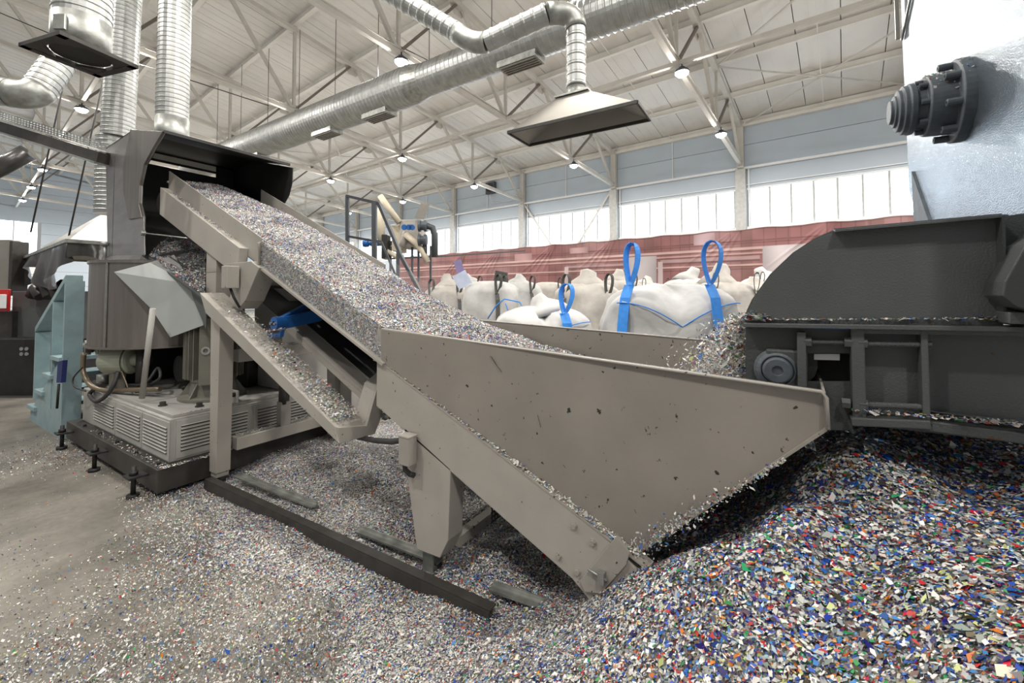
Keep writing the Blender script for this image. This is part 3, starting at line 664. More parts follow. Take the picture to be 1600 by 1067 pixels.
# upper support frame (on the rail)
fr = thing('conveyor_stand', W(4.5, 2.4, 0), 'tall grey steel stand on small feet under the upper end of the conveyor', 'support frame')
UL = 4.29
def post(v, z0, z1, w0, w1, name='leg'):
    return MB().prism([W(UL - w0 / 2, v, z0), W(UL + w0 / 2, v, z0), W(UL + w1 / 2 + .02, v, z1), W(UL - w1 / 2, v, z1)], (.12, 0, 0)).build(name, M['beam'], fr, .004)
a_ = post(1.83, .12, 1.60, .12, .16); b_ = post(3.0, .12, 1.60, .12, .16)
MB().prism([W(4.47, VN, 1.9), W(4.67, VN, 1.9), W(4.67, VN, 2.24), W(4.47, VN, 2.08)], (.14, 0, 0)).span(W(4.47, VN, 1.60), W(4.67, VN + .13, 1.92)).build('upper_leg', M['beam'], fr, .004)
for z0, m_, h_ in ((1.13, 'beam', .11), (.33, 'beam', .11)):
    MB().span(W(UL - .06, VN + .1, z0 - h_ / 2), W(UL + .04, 3.02, z0 + h_ / 2)).build('cross_bar', M[m_], fr, .004)
MB().span(W(UL - .04, 2.42, .38), W(UL + .02, 2.50, 1.1)).build('middle_post', M['dark'], fr)
MB().span(W(UL - .05, 2.41, .38), W(UL + .03, 2.51, .62)).build('post_sleeve', M['grey'], fr)
MB().tube([W(UL, 2.3, .95), W(UL - .05, 2.36, .9), W(UL - .06, 2.42, .75), W(UL - .05, 2.44, .6)], .02, 8).build('cable', M['rubber'], fr)
for v in (1.89, 3.06):
    ft = MB().span(W(UL - .05, v - .05, .08), W(UL + .05, v + .05, .14)).build('foot_plate', M['grey'], fr)
    MB().cyl(W(UL, v - .02, .05), W(UL, v + .03, .05), .05, 14).build('wheel', M['black'], ft)
# control box with buttons
p = on_v(360, 433, VN - .10)
cb = MB().box(p, (.10, .10, .19)).build('control_box', M['grey'], fr, .006)
for dz, k_ in ((.03, 'black'), (-.03, 'red')):
    MB().lathe(p + Vector((-.01, .05, dz)), EY, [(0, .016), (.015, .016), (.015, .012), (.03, .012), (.03, .001)], 12).build('push_button', M[k_], cb)
MB().tube([p + Vector((.0, 0, -.09)), p + Vector((.02, -.02, -.17)), p + Vector((.05, -.06, -.26))], .011, 8).build('cable', M['black'], cb)
# blue actuator fixed to the arm
act = thing('screw_actuator', on_v(458, 498, 2.0), 'bright blue screw actuator bracket on the sloping arm under the belt', 'actuator')
p = on_v(437, 505, 1.97)
MB().lathe(p - EX * .05 , EX, [(0, .02), (0, .055), (.09, .055), (.1, .04), (.11, 0.01)], 16, False).build('end_cap', M['blue'], act)
q0 = p + EX * .02
MB().bar(q0, on_v(500, 492, 2.3), .07, .10).build('tube_body', M['blue'], act, .006)
MB().bar(q0 + EZ * .03, on_v(487, 474, 2.3), .05, .05).build('brace', M['blue'], act, .006)
MB().prism([on_v(398, 524, 1.93), on_v(436, 520, 1.93), on_v(440, 512, 1.93), on_v(437, 527, 1.93), on_v(400, 530, 1.93)], (.03, 0, 0)).build('mount_plate', M['blue'], act)
for dy in (-.03, .03): MB().lathe(p + Vector((-.05, dy, .0)), -EX, [(0, .012), (.015, .012), (.015, .001)], 6).build('bolt', M['galv'], act)

# hopper walls
HT = [(2.18, 1.478), (-.12, 1.350)]
vn_ = lambda z: 1.882 + .085 * (1.475 - z)
nw = MB().prism([W(2.18, vn_(1.475), 1.475), W(-.12, vn_(1.352), 1.352), W(-.125, vn_(1.225), 1.225), W(.56, vn_(.545), .545), W(2.2, vn_(zb(2.2)), zb(2.2))], (.008, 0, 0)).build('near_wall', M['grey_hopper'], hopper)
fw = MB().prism([W(2.18, VF, 1.478), W(-.14, VF, 1.385), W(-.14, VF, 1.24), W(.56, VF, .545), W(2.2, VF, zb(2.2))], (.008, 0, 0)).build('far_wall', M['grey_hopper'], hopper)
ew = MB().prism([W(-.125, VN - .02, 1.225), W(.56, VN + .06, .545), W(.56, VF - .03, .545), W(-.14, VF, 1.24)], (0, -.006, -.006)).build('front_plate', M['grey_hopper'], hopper)
MB().prism([W(-.125, VN - .02, 1.225), W(-.12, VN - .025, 1.352), W(-.14, VF, 1.385), W(-.14, VF, 1.24)], (0, -.008, 0)).build('front_lip', M['grey_hopper'], hopper)
r0, r1 = W(2.19, VN - .003, 1.478), W(-.115, VN - .028, 1.356)
MB().tube([r0, r1, r1 + Vector((0, -.015, -.02)), r1 + Vector((0, -.018, -.13))], .0065, 8).build('rolled_rim', M['beam'], hopper)
MB().bar(r0 + Vector((.012, 0, 0)), r1 + Vector((.012, 0, 0)), .014, .012).build('worn_rim', M['dark'], hopper)
MB().tube([W(2.19, VF, 1.48), W(-.14, VF, 1.388)], .006, 8).build('rolled_rim', M['beam'], hopper)
MB().prism([W(2.185, VN - .01, 1.48), W(2.24, VN + .0, 1.46), W(2.30, VN + .02, 1.26), W(2.2, VN + .03, 1.25), W(2.15, VN - .005, 1.30)], (.006, 0, 0)).build('corner_gusset', M['grey'], hopper)

for i, l in enumerate([[(1087, 655), (1088, 668), (1093, 680)], [(1152, 664), (1156, 682), (1166, 697), (1178, 710)], [(766, 556), (774, 568), (784, 581)], [(768, 557), (777, 572)], [(840, 648), (845, 668)], [(1190, 598), (1199, 603), (1206, 602)], [(1060, 700), (1064, 722)]]):
    MB().tube([on_v(x_, y_, vn_(1.0) - .004 - (.0 if y_ > 640 else .0)) if 0 else (lambda p: p)(on_v(x_, y_, vn_(1.42 - (y_ - 560) * .0028) - .0008)) for x_, y_ in l], .0013, 5).build('scratch', M['dark'], hopper)
# flakes carried on the belt and in the hopper
ku = np.array([-.11, .1, .3, .5, .75, 1.0, 1.25, 1.6, 2.0, 2.4, 3.0, 3.72, 4.4, 5.0, 5.9]); kz = np.array([1.30, 1.345, 1.31, 1.22, 1.16, 1.18, 1.25, 1.345, 1.45, 1.60, 1.86, 2.17, 2.44, 2.68, 3.0])
def load_z(u, v):
    c = 1 - ((v - 2.43) / .52) ** 2; far = np.clip((v - 2.43) / .5, -1, 1)
    k = np.clip((u - 1.3) / .8, 0, 1)
    return np.interp(u, ku, kz) + (.085 * c - .03) * k - .045 * np.clip(far, 0, 1) ** 3 * k + .025 * (vnoise(u, v, .2, 4) - .5) + .03 * (vnoise(u, v, .5, 5) - .5) - np.where(u < .7, .25 * np.clip((2.6 - v), 0, 1), 0)
def lP(a, b_):
    u = -.10 + 5.95 * a; v = VN + .07 + (VF - VN - .09) * b_; v = np.where(u > 2.1, VN + .01 + (VF - VN - .02) * b_, v); v = np.where(u > 3.68, VN + .07 + (VF - VN - .08) * b_, v)
    v = np.where(u < 2.15, VN + .045 + (VF - VN - .09) * b_, v)
    return np.stack([v, u, load_z(u, v) - .008], -1)
lb = grid_sheet('conveyed_flake_bed', lP, 200, 40, M['bed']); tag(lb, 'packed layer of plastic flakes riding on the conveyor belt', 'plastic flakes', 'plastic flakes on the conveyor', 'stuff')
rs = np.random.RandomState(8); n = 230000; u = rs.uniform(-.1, 5.85, n); v = rs.uniform(VN + .01, VF - .01, n); kk = ((u > 2.15) & ((u < 3.68) | (v > VN + .07))) | ((v > VN + .04) & (v < VF - .03) & (u <= 2.15)); u, v = u[kk], v[kk]
z = load_z(u, v); e = .02; nu_ = -(load_z(u + e, v) - load_z(u - e, v)) / (2 * e); nv_ = -(load_z(u, v + e) - load_z(u, v - e)) / (2 * e)
mixc = (.65 * MIX_W / MIX_W.sum() + .35 * MIX_C / MIX_C.sum()); dk = np.clip(vnoise(u, v, .17, 61) * 1.6 + vnoise(u, v, .06, 62) * 1.2 - 1.15, 0, 1)[:, None]
DARK = np.array([3, 3, 5, 8, 10, 9, 5, 8, 5, 3, 2, 3, 10, 4, 2, 2.]); mixl = mixc[None] * (1 - dk) + DARK[None] / DARK.sum() * dk
lf = flake_mesh('conveyed_flakes', np.stack([v, u, z + rs.uniform(-.004, .010, len(u))], -1), np.stack([nv_, nu_, np.ones_like(u)], -1), .0088, mixl, 31, tilt=.5)
tag(lf, 'thick stream of loose multicoloured flakes on the belt, up to the black housing', 'plastic flakes', 'plastic flakes on the conveyor', 'stuff')
# flakes pressed against the clear near side
n = 26000; u = rs.uniform(2.2, up0, n); z = ze(u) - rs.uniform(.0, .21, n)
sf = flake_mesh('pressed_flakes', np.stack([np.full(n, VN + .008) + rs.uniform(0, .006, n), u, z], -1), np.tile([-1., 0, 0], (n, 1)), .0085, mixc * 1.0, 33, tilt=.35)
tag(sf, 'grey mass of flakes pressed behind the clear near side panel', 'plastic flakes', 'plastic flakes on the conveyor', 'stuff')
tag(MB().prism([W(2.2, VN + .018, ze(2.2)), W(up0, VN + .018, ze(up0)), W(up0, VN + .018, ze(up0) - .21), W(2.2, VN + .018, ze(2.2) - .21)], (.01, 0, 0)).build('pressed_flake_bed', M['bed']), 'flakes packed behind the pressed layer at the clear near side', 'plastic flakes', 'plastic flakes on the conveyor', 'stuff')
def strip(name, p, q, wvec, n, size, label, wts=None, sig=.012, seed=5, nrm=(0, 0, 1), power=1.0):
    rs = np.random.RandomState(seed); p = np.array(p); q = np.array(q); w_ = np.array(wvec)
    t = rs.rand(n) ** power; s = rs.rand(n); P = p + (q - p) * t[:, None] + w_ * s[:, None]; P[:, 2] += np.abs(rs.normal(0, sig, n)) * .6 + .003
    o = flake_mesh(name, P, np.tile(np.array(nrm, float), (n, 1)), size, MIX_W if wts is None else wts, seed, tilt=.35)
    tag(o, label, 'plastic flakes', 'spilled plastic flakes', 'stuff'); return o
strip('spilled_flakes', W(.55, VN, zb(.55) + .008), W(2.2, VN, zb(2.2) + .008), (.06, 0, 0), 1900, .011, 'thin line of flakes lying on the beam ledge below the hopper wall', sig=.006)
q0, q1 = on_v(320, 457, AV), on_v(524, 662, AV)
strip('spilled_flakes', q0 + EZ * .004, q1 + EZ * .012, (.2, 0, 0), 3200, .0125, 'white flakes scattered down the top of the sloping arm', MIX_W, .003, 6, power=.45)
strip('spilled_flakes', on_v(400, 522, 1.80) + EZ * .01, on_v(436, 520, 1.86) + EZ * .02, (.1, 0, 0), 420, .010, 'small clump of flakes caught under the blue actuator', MIX_C, .012, 7)
strip('spilled_flakes', W(4.2, VN - .01, ub(4.2) + .01), W(5.5, VN - .01, ub(5.5) + .01), (.05, 0, 0), 1300, .009, 'crusty line of flakes on the upper beam ledge near the housing', mixc, .008, 9)
strip('spilled_flakes', W(4.25, VN + .13, .39), W(4.25, 3.0, .39), (0, .08, 0), 1500, .009, 'grey flakes piled along the lower cross bar of the stand', MIX_W, .012, 10)
strip('spilled_flakes', W(4.25, VN + .13, 1.19), W(4.25, 2.6, 1.19), (0, .08, 0), 800, .009, 'dark flakes lying on the upper cross bar of the stand', MIX_C, .012, 12)
# flakes clinging to the front lower edge of the hopper
rs = np.random.RandomState(14); n = 700; t = rs.rand(n) ** 1.2; e0_ = np.array(W(.57, VN + .03, .56)); e1_ = np.array(W(.0, VN - .02, 1.10))
P = e0_ + (e1_ - e0_) * t[:, None] + rs.normal(0, 1, (n, 3)) * np.array([.006, .02, .03]) * (1.1 - t)[:, None]; P[:, 0] = (VN + .045) - .075 * t - .008 + rs.uniform(-.006, 0, n)
o = flake_mesh('clinging_flakes', P, np.tile([-1., -.4, .2], (n, 1)), .009, MIX_W, 15, .6); tag(o, 'static flakes clinging to the slanted lower edge of the hopper', 'plastic flakes', 'spilled plastic flakes', 'stuff')
# falling stream from the shredder conveyor into the hopper
n = 9000; rs = np.random.RandomState(17); t = rs.rand(n)
P = np.stack([rs.uniform(2.1, 2.75, n), .13 + .30 * t ** 2 * 1 + rs.normal(0, .02 + .03 * 1, n) + .03, 1.60 - .30 * t ** 1.3], -1)
P[:, 1] = .12 + .05 * np.sqrt(t) + np.abs(rs.normal(0, 1, n)) * (.025 + .11 * t)
o = flake_mesh('falling_flakes', P, rs.normal(0, 1, (n, 3)), .010, MIX_W, 18, .5, elong=2.6); tag(o, 'pale curtain of flakes falling off the shredder belt into the hopper', 'plastic flakes', 'plastic flakes on the conveyor', 'stuff')
# ------------------------------------------------------------------ shredder discharge conveyor and drum (right)
SV = 2.05; V2 = 2.78
sc = thing('discharge_conveyor', W(-.3, 2.4, 1.2), 'dark grey steel discharge conveyor of the shredder above the hopper end', 'conveyor')
P = lambda l, v=SV: [on_v(x_, y_, v) for x_, y_ in l]
up_out = [(1163, 498), (1176, 470), (1205, 430), (1240, 397), (1275, 374), (1303, 362), (1566, 339), (1568, 505), (1568, 512), (1163, 508)]
MB().prism(P(up_out), (.012, 0, 0)).build('upper_side_plate', M['shred'], sc, .002)
MB().prism([p + Vector((V2 - SV, 0, 0)) for p in P(up_out)], (.012, 0, 0)).build('upper_side_plate', M['shred_d'], sc)
# folded top lip and top cover
l = P([(1303, 362), (1566, 339)])
MB().prism([l[0], l[1], l[1] - EX * .045 - EZ * .006, l[0] - EX * .045 - EZ * .006], (0, 0, .008)).build('top_lip', M['shred'], sc)
MB().prism([l[0] + EZ * .004, l[1] + EZ * .004, l[1] + EX * (V2 - SV), l[0] + EX * (V2 - SV)], (0, 0, .008)).build('top_cover', M['shred'], sc)
cv = P(up_out)[:6]
q = MB()
for i in range(5): q.prism([cv[i], cv[i + 1], cv[i + 1] + EX * (V2 - SV), cv[i] + EX * (V2 - SV)], (0, .003, .006))
q.build('curved_cover', M['shred'], sc)
# middle flange with flakes
l = P([(1163, 504), (1640, 510)])
MB().prism([l[0] - EX * .05, l[1] - EX * .05, l[1] + EX * .06, l[0] + EX * .06], (0, 0, -.016)).build('flange', M['shred'], sc, .002)
# lower body: thick side plate with a slot
lo = [(1165, 508), (1330, 508), (1330, 640), (1250, 640), (1166, 600)]
# plate left part around slot: built as four pieces
pl = [[(1165, 508), (1262, 508), (1262, 690), (1166, 672)], [(1262, 508), (1332, 508), (1332, 552), (1262, 552)], [(1262, 596), (1332, 596), (1332, 672), (1262, 672)]]
q = MB()
for z in pl: q.prism(P(z, SV + .02), (.012, 0, 0))
q.build('head_side_plate', M['shred_d'], sc)
MB().prism(P([(1332, 508), (1660, 510), (1660, 700), (1332, 662)], SV + .04), (.012, 0, 0)).build('lower_side_plate', M['shred'], sc)
MB().prism([p for p in P([(1165, 508), (1660, 510), (1660, 700), (1332, 662), (1332, 600), (1166, 600)], V2)], (.012, 0, 0)).build('far_side_plate', M['shred_d'], sc)
# frame members
def bar_px(l, v, w, h, nm, mat, par, bev=.004):
    a_, b_ = on_v(*l[0], v), on_v(*l[1], v); d = (b_ - a_); x_ = d.normalized()
    return MB().box((a_ + b_) / 2, (d.length, w, h), (x_, EX, x_.cross(EX))).build(nm, mat, par, bev)
bar_px([(1330, 514), (1660, 518)], SV + .005, .06, .030, 'top_rail', M['shred'], sc)
for x0, x1, y0, y1, w in [(1338, 1342, 510, 660, .040), (1441, 1445, 512, 665, .020), (1252, 1253, 518, 606, .030)]:
    a_, b_ = on_v(x0, y0, SV), on_v(x1, y1, SV); MB().box((a_ + b_) / 2, (.055, w, (a_ - b_).length)).build('stiffener', M['shred'], sc, .004)
bar_px([(1328, 655), (1450, 660)], SV - .01, .08, .03, 'bottom_rail', M['shred'], sc)
bar_px([(1440, 661), (1660, 690)], SV - .005, .07, .035, 'bottom_rail', M['shred'], sc)
bar_px([(1440, 640), (1660, 668)], SV + .02, .03, .004, 'bottom_flange', M['shred'], sc)
def rod(x0, y0, x1, y1, r, nm='tension_rod'):
    a_, b_ = on_v(x0, y0, SV - .01), on_v(x1, y1, SV - .01)
    pts = []; rs_ = []; n = 90
    for i in range(n + 1): pts.append(a_ + (b_ - a_) * i / n); rs_.append(r * (1 + .08 * (i % 2)))
    return MB().tube(pts, rs_, 10, True, False).build(nm, M['shred'], sc)
rod(1262, 534, 1330, 535, .009); rod(1345, 537, 1456, 538, .010); rod(1345, 632, 1440, 636, .011)
for x_, y_ in [(1326, 535), (1348, 536), (1322, 630), (1349, 632), (1262, 534)]:
    MB().lathe(on_v(x_, y_, SV - .01) + EY * .014, -EY, [(0, .002), (0, .02), (.026, .02), (.026, .002)], 6).build('nut', M['shred'], sc)
# bearing block with shaft
p = on_v(1215, 577, SV + .02)
MB().lathe(p, -EX, [(0, .085), (.015, .085), (.02, .075), (.03, .062), (.03, .058), (.022, .055), (.04, .052), (.045, .045), (.045, .02), (.036, .018), (.036, .001)], 28).build('shaft_end', M['hub'], sc, .001)
a_ = on_v(1215, 577, SV + .02)
MB().box(a_ + Vector((-.012, -.03, 0)), (.024, .14, .17)).build('bearing_block', M['shred_d'], sc, .01)
# bright slot + far interior drum
MB().prism(P([(1272, 553), (1312, 553), (1312, 563), (1272, 562)], SV + .045), (.003, 0, 0)).build('bright_plate', M['white'], sc)
MB().cyl(W(-.02, SV + .05, 1.42), W(-.02, V2, 1.42), .10, 20).build('head_drum', M['black'], sc)
MB().prism([W(.08, SV + .05, 1.53), W(-1.2, SV + .05, 1.53), W(-1.2, SV + .05, 1.515), W(.08, SV + .05, 1.515)], (V2 - SV - .06, 0, 0)).build('belt', M['belt'], sc)
MB().prism([W(-.25, SV + .3, 1.25), W(-1.2, SV + .3, 1.25), W(-1.2, SV + .3, 1.5), W(-.25, SV + .3, 1.5)], (.01, 0, 0)).build('inner_plate', M['black'], sc)
MB().prism(P([(1262, 508), (1330, 508), (1330, 516), (1262, 514)], SV + .018), (.002, 0, 0)).build('paint_remnant', M['blue'], sc)
for x_, y_, w_, h_ in [(1340, 541, 5, 8), (1443, 521, 4, 5), (1443, 556, 4, 8), (1443, 596, 5, 9)]:
    MB().prism([on_v(x_, y_, SV - .024), on_v(x_ + w_, y_ + 1, SV - .024), on_v(x_ + w_ - 1, y_ + h_, SV - .024), on_v(x_ + 1, y_ + h_ - 2, SV - .024)], (.002, 0, 0)).build('paint_remnant', M['blue'], sc)
# spill on flanges
f0, f1 = P([(1165, 502), (1560, 503)], SV - .03)
strip('spilled_flakes', f0 + EZ * .002, f1 + EZ * .006, (.03, 0, 0), 420, .011, 'flakes lying along the flange of the shredder conveyor', MIX_W, .004, 41)
strip('spilled_flakes', f0 + EZ * .004, f0 + (f1 - f0) * .10 + EZ * .004, (.05, 0, 0), 260, .016, 'clump of pale film scraps at the left tip of the conveyor flange', MIX_W, .02, 42)
f0, f1 = P([(1530, 500), (1575, 502)], SV - .03)
strip('spilled_flakes', f0, f1, (.05, 0, 0), 60, .016, 'small blue and white clump at the right end of the conveyor flange', MIX_C, .012, 43)
f0, f1 = P([(1332, 650), (1640, 678)], SV - .05)
strip('spilled_flakes', f0 + EZ * .012, f1 + EZ * .012, (.06, 0, 0), 520, .012, 'flakes lying along the bottom rail of the shredder conveyor', mixc, .006, 44)

# drum housing (large glossy shell) -------------------------------------------------
dr_ = thing('shredder_body', W(-1.2, 3, 2), 'huge glossy blue-grey steel body of the shredder at the upper right', 'shredder')
U0 = -.70
A0 = on_u(1410, 60, U0); vfar = A0.x
prof = []                                        # slightly bowed face seen from above: (v, u)
for i in range(25):
    t = i / 24; v_ = 1.3 + (vfar - 1.3) * t; prof.append((v_, U0 - .0 - .10 * max(0, (t - .72) / .28) ** 2 * 0))
face = [on_u(1404, -60, U0), on_u(1411, 20, U0), on_u(1409, 62, U0), on_u(1420, 300, U0), on_u(1436, 352, U0)]
zt = 4.6; zl = face[-1].z
pts = [Vector((1.45, U0, zt)), Vector((face[0].x, U0, zt)), face[2], face[3], face[4], Vector((face[4].x - .1, U0, zl - .3)), Vector((1.45, U0, zl - .3))]
MB().prism(pts, (0, -.9, 0)).build('shell', M['drum'], dr_, .012)
MB().bar(on_u(1409, 62, U0 + .01), on_u(1424, -10, U0 + .01), .012, .02).build('weld_flange', M['galv_d'], dr_)
MB().bar(on_u(1405, 56, U0 + .03) + EX * .04, on_u(1402, -20, U0 + .03) + EX * .04, .02, .02).build('flange_strip', M['hood'], dr_)
MB().prism([on_u(1424, 268, U0 + .012), on_u(1428, 352, U0 + .012), on_u(1453, 352, U0 + .012)], (0, -.012, 0)).build('gusset', M['hub'], dr_)
# plates between body and conveyor at the right edge
MB().prism([on_v(1566, 338, 2.10), on_v(1660, 325, 2.10), on_v(1660, 520, 2.10), on_v(1568, 506, 2.10)], (.01, 0, 0)).build('joint_plate', M['shred'], dr_)
MB().prism([on_v(1566, 338, 2.0), on_v(1571, 338, 2.0), on_v(1573, 505, 2.0), on_v(1568, 505, 2.0)], (.2, 0, 0)).build('joint_flange', M['shred_d'], dr_)
MB().prism([on_v(1604, 380, 1.9), on_v(1660, 340, 1.9), on_v(1660, 500, 1.9), on_v(1590, 480, 1.9), on_v(1566, 462, 1.9), on_v(1570, 440, 1.9)], (.14, 0, 0)).build('chute_wedge', M['shred_d'], dr_, .004)
MB().prism([on_v(1577, 488, 1.95), on_v(1660, 488, 1.95), on_v(1660, 508, 1.95), on_v(1577, 506, 1.95)], (.10, 0, 0)).build('foot_block', M['shred'], dr_, .003)
# bearing hub with flange and bolts
ctr = on_u(1489, 160, U0 + .03)
hb = MB().lathe(ctr + EY * -.03, EY, [(0, .18), (.035, .18), (.04, .17), (.04, .138), (.125, .134), (.130, .128), (.130, .100), (.165, .095), (.165, .114), (.185, .116), (.19, .110), (.207, .110), (.209, .094), (.224, .094), (.226, .072), (.236, .072), (.237, .055), (.25, .054), (.25, .001)], 44).build('bearing_hub', M['hub'], dr_, .003)
for k in range(8):
    an = k * math.pi / 4 + .3; d = EX * math.cos(an) + EZ * math.sin(an)
    MB().lathe(ctr + d * .156 + EY * .01, EY, [(0, .016), (.045, .016), (.048, .014), (.048, .008), (.035, .007), (.035, .001)], 12).build('cap_screw', M['hub'], hb)
for k in range(8):
    an = k * math.pi / 4 + .1; d = EX * math.cos(an) + EZ * math.sin(an)
    MB().lathe(ctr + d * .112 + EY * .098, EY, [(0, .012), (.030, .012), (.030, .001)], 10).build('cap_screw', M['hub'], hb)
rs = np.random.RandomState(51); n = 900; an = rs.normal(math.pi / 2, .45, n); t = rs.uniform(0, .17, n); rr = np.interp(t, [0, .035, .04, .13, .14, .165], [.18, .18, .138, .134, .10, .092]) + .002
P_ = np.stack([ctr.x + rr * np.cos(an), ctr.y - .03 + t, ctr.z + rr * np.sin(an)], -1); N_ = np.stack([np.cos(an), 0 * an, np.sin(an)], -1)
o = flake_mesh('hub_dust', P_, N_, .007, MIX_W, 52, .4); tag(o, 'dusty flakes lying on top of the bearing hub', 'plastic flakes', 'spilled plastic flakes', 'stuff')

# ------------------------------------------------------------------ rails on the floor
rl = thing('floor_rail', W(2.7, 1.76, 0), 'long dark steel channel rail lying on the floor before the stand legs', 'rail')
ra, rb = W(4.22, 1.74, .07), W(1.26, 1.79, .055)
rb = rb + EZ * .02
MB().bar(ra, rb, .010, .072).bar(ra + EX * .03 + EZ * .04, rb + EX * .03 + EZ * .04, .06, .008).build('channel', M['dark'], rl)
for t in (.02, .3, .6, .88):
    p = ra + (rb - ra) * t; MB().box(p + Vector((.05, 0, -.045)), (.06, .08, .07)).build('support_block', M['black'], rl)
tr = thing('wheel_track', W(2.7, 1.95, 0), 'pale worn steel angle track partly buried in flakes behind the dark rail', 'rail')
for t0, t1, dz in ((.95, 1.35, .10), (1.75, 2.45, .085), (3.0, 4.1, .085)):
    MB().bar(W(t0, 1.97, dz + .02), W(t1, 1.93, dz + .02), .05, .012).bar(W(t0, 1.995, dz + .03), W(t1, 1.955, dz + .03), .008, .03).build('track_length', M['galv_d'], tr)
# black hose and cream board behind the bracket
hs = MB().tube([on_u(560, 683, 2.5), on_u(585, 688, 2.3), on_u(612, 690, 2.1), on_u(640, 686, 1.9)], .018, 10).build('ground_hose', M['rubber']); tag(hs, 'black hose running between the bracket and the leg', 'hose')
cbd = MB().prism([W(3.25, 3.35, .15), W(2.45, 3.3, .13), W(2.5, 3.42, .85), W(3.3, 3.5, .78)], (.05, .0, .02)).build('cream_board', M['card'], None, .006); tag(cbd, 'cream cardboard sheet standing behind the conveyor bracket', 'cardboard')

# ------------------------------------------------------------------ washer / compactor machine at the left
wm = thing('washer_base', W(5.6, 2.3, 0), 'louvred grey machine base on a dark skid with adjustable feet', 'machine base')
SU0, SU1, SV0, SV1 = 4.37, 6.95, 1.46, 3.2
MB().span(W(SU0, SV0, .06), W(SU1, SV1, .25)).build('skid', M['dark'], wm, .004)
for u in (4.62, 5.62, 6.72):
    q = MB(); q.span(W(u - .07, SV0 - .13, .17), W(u + .07, SV0, .185)).cyl(W(u, SV0 - .08, .02), W(u, SV0 - .08, .26), .018, 10).cyl(W(u, SV0 - .08, 0), W(u, SV0 - .08, .03), .045, 14).cyl(W(u, SV0 - .08, .185), W(u, SV0 - .08, .22), .03, 6)
    q.build('adjustable_foot', M['black'], wm)
BX0, BX1, BY0, BY1, BZ_ = 4.48, 6.85, 1.57, 3.0, .62
bs = MB().span(W(BX0, BY0, .25), W(BX1, BY1, BZ_)).build('cabinet', M['base'], wm, .006)
MB().span(W(BX0 + .02, BY0 + .03, BZ_), W(BX1 - .1, BY1 - .03, BZ_ + .03)).build('top_plate', M['base'], wm, .004)
def louvre(c0, du, dv, z0, z1, n):      # louvre panel made of tilted slats on a frame
    pnl = MB(); ax = Vector((dv, du, 0)); L_ = ax.length; ax.normalize(); out = Vector((-1, 0, 0)) if abs(du) > 0 else Vector((0, -1, 0))
    c = c0 + ax * L_ / 2
    pnl.box(Vector((c.x, c.y, (z0 + z1) / 2)) + out * .004, (L_, .008, z1 - z0) , (ax, out, EZ))
    o = pnl.build('louvre_panel', M['base'], wm, .002)
    for i in range(n):
        z = z0 + .045 + (z1 - z0 - .09) * (i + .5) / n; hh = (z1 - z0 - .09) / n
        MB().box(Vector((c.x, c.y, z)) + out * .0085, (L_ - .07, .002, hh * .42), (ax, out, EZ)).build('louvre_gap', M['black'], o)
        MB().box(Vector((c.x, c.y, z + hh * .3)) + out * .014, (L_ - .07, .010, .003), (ax, (out - EZ * .9).normalized(), (EZ + out * .9).normalized())).build('slat', M['base'], o)
for u0_, u1_ in ((4.46, 5.05), (5.07, 5.75), (5.77, 6.45)):
    louvre(W(u0_, BY0, 0), u1_ - u0_, 0, .27, .60, 8)
louvre(W(BX0, 1.62, 0), 0, .62, .27, .60, 8); louvre(W(BX0, 2.27, 0), 0, .6, .27, .60, 8)
for u, v in ((4.5, 1.51), (5.0, 1.51), (5.5, 1.51), (6.0, 1.51), (6.5, 1.51)):
    MB().lathe(W(u, v, .25), EZ, [(0, .014), (.022, .014), (.022, .001)], 6).build('bolt', M['black'], wm)
for u, v in ((4.62, 1.85), (4.95, 1.68), (4.60, 2.15)):
    MB().lathe(W(u, v, BZ_ + .03), EZ, [(0, .035), (.012, .035), (.012, .024), (.04, .024), (.04, .001)], 6).build('anchor_bolt', M['dark'], wm)
for dv in (0, .12):
    MB().span(W(4.45, 1.98 + dv, BZ_ + .03), W(4.57, 1.995 + dv, BZ_ + .15)).build('clevis', M['base'], wm, .004)
MB().cyl(W(4.50, 1.95, BZ_ + .11), W(4.50, 2.2, BZ_ + .11), .022, 12).build('clevis_pin', M['dark'], wm)
strip('spilled_flakes', W(4.34, 1.5, .252), W(4.34, 2.4, .252), (0, .06, 0), 500, .010, 'flakes lying along the short side of the dark skid', MIX_W, .006, 61)
strip('spilled_flakes', W(4.36, 1.48, .252), W(6.2, 1.48, .252), (.07, 0, 0), 500, .010, 'flakes lying along the long side of the dark skid', MIX_W, .003, 62, power=2.2)
strip('spilled_flakes', W(4.43, 1.62, .655), W(4.43, 1.95, .655), (0, .04, 0), 160, .010, 'little ridge of red and white flakes on the machine base corner', MIX_C, .005, 63)
# vessel
vs = thing('steel_vessel', W(6.2, 2.15, 1.1), 'tall round brushed stainless vessel under the black housing', 'vessel')
vc = W(6.2, 2.15, 0)
MB().lathe(vc + EZ * 1.13, EZ, [(0, .001), (0, .72), (.02, .72), (.02, .70), (.90, .70), (.90, .715), (.93, .715), (.93, .001)], 56).build('drum', M['ss'], vs)
for an in (3.55, 4.6): 
    d = Vector((math.cos(an), math.sin(an), 0)); MB().bar(vc + d * .705 + EZ * 1.15, vc + d * .705 + EZ * 2.03, .03, .012, EX).build('vertical_seam', M['ss_hood'], vs)
for an in (2.2, 3.9, 5.2, .6): 
    d = Vector((math.cos(an), math.sin(an), 0)); MB().cyl(vc + d * .5 + EZ * .65, vc + d * .5 + EZ * 1.13, .045, 12).build('leg', M['dark'], vs)
